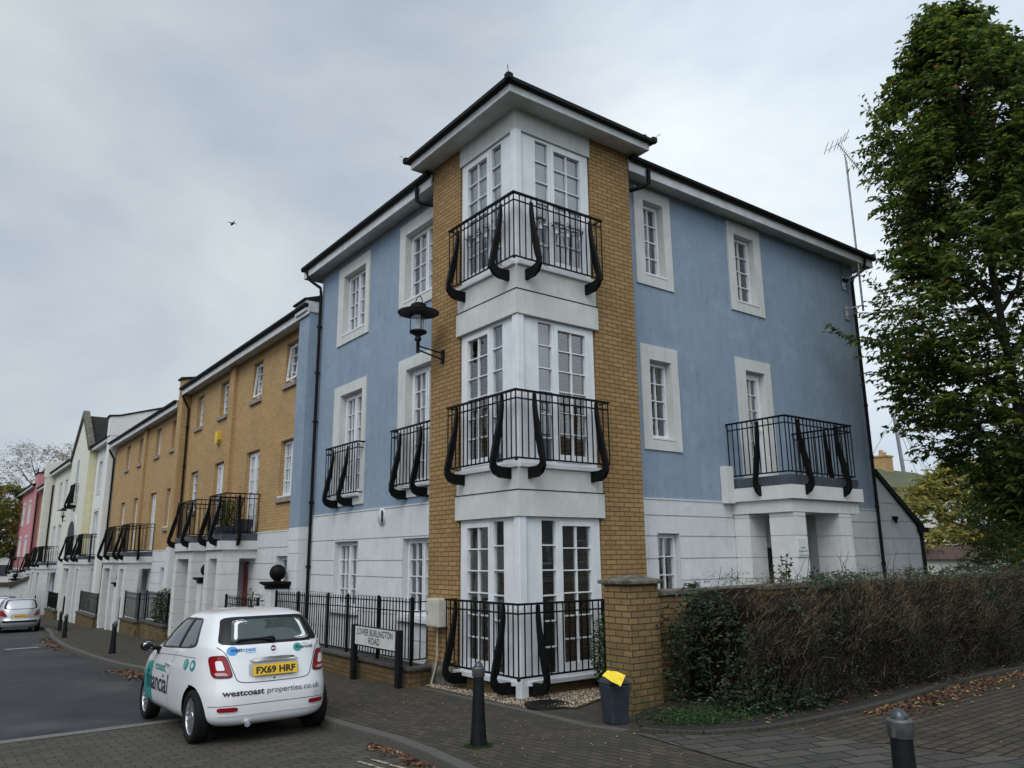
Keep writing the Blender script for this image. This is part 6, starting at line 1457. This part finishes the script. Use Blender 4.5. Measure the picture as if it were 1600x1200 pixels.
m.build('twigs', TW, HG_)
m = MB()
HL = [leaf_mat('hedge leaf dark', (.010,.014,.007)), leaf_mat('hedge leaf green', (.022,.035,.012)), leaf_mat('hedge leaf olive', (.05,.045,.015)), leaf_mat('hedge leaf glint', (.13,.14,.09)), leaf_mat('hedge leaf russet', (.08,.03,.012))]  # the few pale leaves stand in for glints, put into the leaf colour
for i in range(27000):
    x = R.uniform(.62, 12.3); z = R.uniform(.08, hz(x)+.05); y = hy(x, z)+R.uniform(-.07, .15) if z < 1.2 else R.uniform(hy(x, z), -2.1); d = rv(); d.y -= .5
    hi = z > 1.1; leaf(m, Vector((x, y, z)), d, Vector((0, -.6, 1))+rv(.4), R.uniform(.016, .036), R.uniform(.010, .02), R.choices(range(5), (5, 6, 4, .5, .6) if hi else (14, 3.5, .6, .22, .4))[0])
m.build('leaves', HL, HG_)
# bramble and ivy scrambling at the end of the hedge and along its top
BR = [leaf_mat('bramble dark', (.014,.028,.014)), leaf_mat('bramble green', (.03,.06,.022)), leaf_mat('bramble grey green', (.07,.11,.075)), leaf_mat('bramble olive', (.09,.10,.03))]
def bramble(name, label, cat, pts, n, spread, ls, weights, stems=8, mats=BR, base=None):
    b = base or pts[0]; t = thing(name, label, cat, b); m = MB(); st = MB()
    for k_ in range(stems):
        p = Vector(R.choice(pts))+Vector((R.gauss(0, spread[0]), R.gauss(0, spread[1]), 0)); e = p+Vector((R.gauss(0, .15), R.gauss(-.05, .1), R.uniform(.15, .45))); st.tube([p-Vector((0, 0, .1)), p.lerp(e, .6)+rv(.03), e], .005, 4, r1=.002)
    for i in range(n):
        k_ = R.random()*(len(pts)-1); a, b2 = Vector(pts[int(k_)]), Vector(pts[min(int(k_)+1, len(pts)-1)]); c = a.lerp(b2, k_-int(k_))+Vector((R.gauss(0, spread[0]), R.gauss(0, spread[1]), R.gauss(0, spread[2])))
        for q in range(3):
            d = rv(); d.z = -.2+abs(d.z)*.3; leaf(m, c+rv(.012), d, Vector((0, -.5, 1))+rv(.4), ls*R.uniform(.6, 1.2), ls*R.uniform(.5, .8), R.choices(range(len(mats)), weights)[0])
    st.build('stems', BARK, t); m.build('foliage', mats, t); return t
bramble('bramble', 'dark ivy and bramble climbing between the brick pillar and the hedge end', 'climbing plant', [(.75, -2.2, .3), (.78, -2.35, .7), (.72, -2.3, 1.05), (.95, -2.5, 1.35), (1.0, -3.0, .9), (.85, -3.2, .5), (.6, -2.9, .2)], 1000, (.13, .16, .12), .055, (6, 4, 1, .5), 14)
bramble('ground_cover', 'bright green low weeds at the foot of the brick pillar', 'weeds', [(-.15, -2.75, .17), (.1, -3.1, .20), (.45, -3.3, .20), (.15, -2.5, .17), (.8, -3.3, .2), (1.1, -3.4, .2)], 3400, (.17, .15, .035), .030, (3, 6, .3, 1), 3, mats=[leaf_mat('weed dark', (.015,.035,.008)), leaf_mat('weed green', (.022,.058,.014)), leaf_mat('weed grey', (.06,.09,.05)), leaf_mat('weed light', (.05,.095,.02))])
bramble('bramble', 'grey green bramble leaves spilling over the hedge top beside the porch', 'bramble', [(2.9, -2.6, 1.52), (3.6, -2.7, 1.60), (4.2, -2.7, 1.55)], 240, (.25, .25, .05), .055, (1, 3, 5, 1), 10)
bramble('bramble', 'pale bramble leaves along the hedge top below the sloping screen wall', 'bramble', [(5.6, -2.6, 1.56), (7.4, -2.7, 1.58), (9.6, -2.6, 1.62)], 420, (.4, .3, .06), .055, (1, 3, 5, 1), 14)
bramble('bramble', 'single trailing bramble hanging down the middle of the hedge front', 'bramble', [(3.6, -3.5, 1.1), (3.8, -3.52, .9), (3.9, -3.5, .75)], 22, (.10, .02, .06), .06, (3, 3, 2, 0), 3)
bramble('bramble', 'leafy bramble mound spilling from the hedge foot onto the low weeds', 'bramble', [(.6, -3.15, .25), (.9, -3.35, .35), (1.3, -3.5, .3), (1.7, -3.6, .2)], 420, (.12, .08, .08), .05, (5, 4, 1, .5), 6)
bramble('bramble', 'green shoots poking out of the brown hedge front near its left end', 'bramble', [(1.5, -3.35, 1.2), (2.1, -3.42, 1.0), (2.5, -3.45, 1.2)], 130, (.2, .05, .14), .045, (5, 4, 2, .5), 5)
bramble('bramble', 'dark leafy patch in the far right end of the hedge front', 'bramble', [(6.2, -3.4, 1.25), (7.5, -3.4, 1.05), (9.5, -3.4, 1.25)], 420, (.4, .06, .16), .05, (6, 4, 2, .3), 5)
def weed(label, x, z, h, n, kind=0):
    t = thing('wall_weed', label, 'weed', (x, -1.85, z), 'weeds growing on the garden wall coping'); m = MB(); st = MB()
    for k_ in range(n):
        p = Vector((x+R.gauss(0, .04 if kind != 2 else .12), -1.85, z)); e = p+Vector((R.gauss(0, .10 if kind != 1 else .02), R.gauss(0, .03), h*R.uniform(.6, 1))); mid = p.lerp(e, .5)+rv(.015); st.tube([p, mid, e], .004, 4, r1=.0015)
        for q in range(7 if kind != 3 else 1):
            c = p.lerp(e, (q+1)/7.5); leaf(m, c, rv()+Vector((0, -.3, .1)), Vector((0, -.4, 1)), R.uniform(.03, .05)*(1.7 if kind == 2 else 1), R.uniform(.018, .03)*(2.2 if kind == 2 else 1), R.choices(range(4), ((3, 2, 0, 0), (3, 1, 0, 1), (1, 3, 0, 4), (1, 1, 0, 1))[kind])[0])
    st.build('stems', BARK, t); m.build('foliage', BR, t)
weed('thin upright dark weed on the wall coping near the blinds window', 2.35, 1.5, .30, 2, 1)
weed('tall leafy weed with rounded olive leaves left of the porch', 3.55, 1.5, .42, 9, 2)
weed('small tuft of leaves on the coping below the porch door', 4.35, 1.5, .20, 7, 0)
weed('bare forked twig standing on the coping in front of the porch column', 4.75, 1.5, .30, 3, 3)
weed('little weed on the coping before the rain pipe', 7.35, 1.5, .22, 5, 0)
weed('scrubby low growth on the coping beside the pillar', 1.5, 1.5, .08, 14, 0)
# shrubs
def shrub(name, label, cat, x, y, z, rx, ry, rz_, n, ls, weights, mats=LG, group=None):
    t = thing(name, label, cat, (x, y, z)); m = MB(); st = MB()
    for k_ in range(10):
        a = R.uniform(0, 6.28); st.tube([(x, y, z), (x+math.cos(a)*rx*.3, y+math.sin(a)*ry*.3, z+rz_*.9), (x+math.cos(a)*rx*.7, y+math.sin(a)*ry*.7, z+rz_*1.5)], .012, 5, r1=.004)
    for i in range(n):
        d = rv().normalized(); f = R.random()**.35*(1+.18*noise.noise(d*2.5)); c = Vector((x+d.x*rx*f, y+d.y*ry*f, z+rz_+d.z*rz_*f))
        leaf(m, c, d+rv(.6), Vector((0, 0, 1))+rv(.4), ls*R.uniform(.7, 1.2), ls*.5, R.choices(range(len(mats)), weights)[0])
    st.build('stems', BARK, t); m.build('foliage', mats, t); return t
shrub('evergreen_shrub', 'dark glossy shrub tucked between the tower windows and the brick pillar', 'shrub', 1.02, -.78, zg(-.8), .30, .30, .58, 3200, .05, (8, 3, .4, 0, 0))
shrub('evergreen_shrub', 'dark bush in the forecourt at the far end of the first brick house', 'shrub', -.35, 18.6, -.25, .38, .8, .62, 3000, .06, (8, 3, .2, 0, 0))
shrub('flowering_shrub', 'straggly rusty shrub beside the red front door', 'shrub', -.2, 10.9, -.2, .35, .6, .72, 700, .06, (4, 2, .5, .5, 4))
PTM = mat('dark planter', (.03,.035,.045), .5)
t = thing('balcony_planter', 'large dark square planter on the first brick house balcony', 'planter', (-.05, 12.25, 2.6)); f = MB(); f.hexa([(-.2, 12.08, 2.6), (.12, 12.08, 2.6), (.12, 12.42, 2.6), (-.2, 12.42, 2.6), (-.25, 12.04, 2.98), (.17, 12.04, 2.98), (.17, 12.46, 2.98), (-.25, 12.46, 2.98)]); f.build('tub', PTM, t, bevel=.01); f = MB(); f.box(-.22, .14, 12.07, 12.43, 2.95, 2.975); f.build('soil_fill', SOIL, t)
shrub('potted_shrub', 'bushy dark shrub in a trough on the nearest brick house balcony', 'shrub', -.30, 12.85, 2.72, .28, .50, .42, 1900, .05, (6, 3, 1, .2, .3))
t = thing('balcony_trough', 'dark trough under the bushy balcony shrub', 'planter', (-.3, 12.85, 2.6)); f = MB(); f.box(-.48, -.12, 12.45, 13.3, 2.6, 2.80); f.build('tub', PTM, t, bevel=.01); f = MB(); f.box(-.45, -.15, 12.48, 13.27, 2.79, 2.81); f.build('soil_fill', SOIL, t)
shrub('potted_shrub', 'reddish twiggy plant rising above the balcony rail by the white french window', 'shrub', -.02, 12.7, 3.0, .18, .35, .42, 160, .05, (1, 1, .5, 0, 5))
# ------------------------------------------------------------------ far background, right
BH = thing('distant_house', 'distant house with a mossy grey green roof and a yellowish chimney', 'house', (62, 29, -.5))
m = MB(); m.box(52, 74, 24.5, 33.5, -1, 7.4); m.build('wall', CREAM, BH)
m = MB(); m.add([(51.5, 24, 7.3), (74.5, 24, 7.3), (74.5, 34, 7.3), (51.5, 34, 7.3), (52.5, 29, 9.75), (73, 29, 9.75), (51.5, 24, 7.15), (74.5, 24, 7.15)], ((0, 1, 5, 4), (1, 2, 5), (2, 3, 4, 5), (3, 0, 4), (0, 1, 7, 6))); r_ = m.build('roof', MOSSR, BH)
m = MB(); m.box(66.0, 67.3, 28.4, 29.6, 9.2, 10.9); m.box(65.9, 67.4, 28.3, 29.7, 10.9, 11.05); m.lathe([(.22, 0), (.18, .55)], (66.4, 29, 11.05), 10); m.lathe([(.22, 0), (.18, .4)], (67.0, 29, 11.05), 10); m.build('chimney', BUFF2, r_)
for x in (54, 58, 66, 70):
    m = MB(); m.box(x, x+1.6, 24.44, 24.5, 4.8, 6.4); w = m.build('window', UPVC, BH); m = MB(); m.box(x+.1, x+1.5, 24.42, 24.44, 4.9, 6.3); m.build('pane', mat('distant glazing', (.06,.07,.08), .15), w)
GR = thing('distant_garage', 'low pale garage with a brown roof at the far right', 'garage', (38, 9, -.3))
m = MB(); m.box(35.5, 41, 8, 12, -.5, 1.55); m.build('wall', OFFW, GR); m = MB(); m.hexa([(35.2, 7.7, 1.552), (41.3, 7.7, 1.552), (41.3, 12.3, 1.552), (35.2, 12.3, 1.552), (35.6, 8.5, 2.2), (41, 8.5, 2.2), (41, 11.5, 2.2), (35.6, 11.5, 2.2)]); m.build('roof', plain_noise('brown tile', (.10,.06,.045), (.06,.045,.04), .9, 4), GR)
m = MB(); m.box(36.2, 38.6, 7.96, 8.0, -.3, 1.2); m.build('garage_door', FASC, GR)
MS = thing('mast', 'tall pale mast with thin stay cables beyond the mossy roof', 'mast', (133.5, 60, 0))
m = MB(); m.tube([(135.2, 60, 0), (132.4, 60, 26.5)], .42, 10, r1=.30); m.tube([(131.9, 60, 26.45), (133.4, 60, 26.4)], .10, 6); m.tube([(132.2, 59.2, 18.1), (135, 59.2, 18.1)], .06, 6); m.build('pole', GALV, MS)
m = MB()
for (x, y, z) in ((119, 60, 15), (126, 50, 8), (139, 52, 6), (150, 60, 10), (143, 60, 8)): m.tube([(132.5, 60, 26.2), (x, y, z)], .045, 4)
m.build('stay_cables', GALV, MS)
far_car('pale car glimpsed through the leaves right of the screen wall', 30.5, 8.6, PAINT_W, PT, rz=rad(90))
# ------------------------------------------------------------------ far background, left
LB = thing('distant_building', 'long low white building with a dark window band beyond the street end', 'building', (-4, 96, -2))
m = MB(); m.box(-14, 4, 96, 104, -2.1, 2.7); m.build('wall', OFFW, LB); m = MB(); m.box(-13.5, 3.5, 95.95, 96, .3, 1.5); w = m.build('window_band', mat('dark glazing band', (.05,.06,.08), .2), LB)
m = MB(); m.box(-14.3, 4.3, 95.6, 104.3, 2.702, 2.95); m.build('flat_roof', FASC, LB)
RW_ = thing('ramp_wall', 'pale rendered wall with stepped dark coping across the street end', 'wall', (-3, 50, -1.5))
m = MB(); m.prism([(-9, -2.2), (-1.35, -2.2), (-1.35, .72), (-1.9, .45), (-2.3, .25), (-2.3, .38), (-9, .45)], lambda u, v, w: (u, w, v), 50, 50.35); m.build('panel', PORCH, RW_)
m = MB(); m.prism([(-9, .455), (-2.32, .385), (-2.32, .255), (-1.9, .46), (-1.3, .76), (-1.3, 1.0), (-1.95, .72), (-2.4, .62), (-9, .70)], lambda u, v, w: (u, w, v), 49.9, 50.45); m.build('coping', DSTONE, RW_)
HB = thing('distant_hill_trees', 'distant wooded rise behind the trees at the street end', 'trees', (0, 150, -3)); HB['kind'] = 'stuff'
m = MB(); R.seed(31)
for i in range(9000):
    x = R.uniform(-60, 40); zt = 6+5.5*math.exp(-((x-6)/16)**2)+1.2*math.sin(x*.5); z = R.uniform(-2, zt); leaf(m, Vector((x, 150+R.uniform(-3, 3), z)), rv(), Vector((0, 0, 1))+rv(.5), R.uniform(.7, 1.3), R.uniform(.5, .9), R.choice((0, 1, 1, 2, 3)))
m.build('foliage', [leaf_mat('far leaf a', (.05,.06,.03)), leaf_mat('far leaf b', (.075,.075,.035)), leaf_mat('far leaf c', (.10,.085,.04)), leaf_mat('far leaf d', (.12,.08,.04))], HB)
# a small bird high over the terrace
BD = thing('bird', 'tiny dark bird gliding in the open sky above the brick terrace', 'bird', (5.23, 34.3, 21.1), local=True)
m = MB(); m.lathe([(.004, -.28), (.05, -.15), (.07, 0), (.05, .14), (.035, .2), (.004, .26)], (0, 0, 0), 10, axis='y'); m.add([(0, .08, .03), (.16, .08, .08), (.30, .0, .05), (.15, -.04, .07), (0, -.1, .03), (-.15, -.04, .07), (-.30, .0, .05), (-.16, .08, .08)], ((0, 1, 2, 3, 4), (4, 5, 6, 7, 0))); m.add([(0, -.2, 0), (.08, -.42, 0), (-.08, -.42, 0)], ((0, 1, 2),)); m.build('body', BLKM, BD)

# ------------------------------------------------------------------ unseen houses added across the two streets, to be mirrored and block low sky
def across(label, x0, x1, y0, y1, m, face, h, z0=0):
    t = thing('added_facing_terrace', label, 'terraced house', ((x0+x1)/2, (y0+y1)/2, z0)); q = MB(); q.box(x0, x1, y0, y1, z0-1.5, z0+h); q.build('wall', m, t)
    q = MB(); w = (x1-x0)/2 if face == 'x' else (y1-y0)/2
    if face == 'x': q.prism([(x0-.3, z0+h+.002), (x1+.3, z0+h+.002), ((x0+x1)/2, z0+h+2.2)], lambda u, v, w_: (u, w_, v), y0, y1)
    else: q.prism([(y0-.3, z0+h+.002), (y1+.3, z0+h+.002), ((y0+y1)/2, z0+h+2.2)], lambda u, v, w_: (w_, u, v), x0, x1)
    q.build('roof', TILE, t)
    a0, a1 = (y0, y1) if face == 'x' else (x0, x1); a = a0+1.2
    while a < a1-1.5:
        for zz in (.8, 3.6, 6.2):
            if zz+1.4 > h: continue
            q = MB(); p = MB()
            if face == 'x': q.box(x1, x1+.05, a, a+1.1, z0+zz, z0+zz+1.5); p.box(x1+.05, x1+.06, a+.08, a+1.02, z0+zz+.08, z0+zz+1.42)
            else: q.box(a, a+1.1, y1, y1+.05, z0+zz, z0+zz+1.5); p.box(a+.08, a+1.02, y1+.05, y1+.06, z0+zz+.08, z0+zz+1.42)
            w = q.build('window', UPVC, t); p.build('pane', FARGL, w)
        a += 3.1
FARGL = mat('facing window glazing', (.04,.045,.05), .08)
across('added buff terrace across the left-hand street, mirrored in the windows', -27, -19, -2, 24, BUFF2, 'x', 8.2, -.3)
across('added white terrace across the left-hand street, mirrored in the windows', -27, -19, 25, 58, OFFW, 'x', 7.6, -1.2)
across('added dark grey terrace across the side road behind the viewer', -4, 34, -40, -31, mat('dark reflection grey', (.10,.105,.105), .9), 'y', 8.0, .6)  # unseen addition, its grey kept dark so the right-hand windows mirror darkness
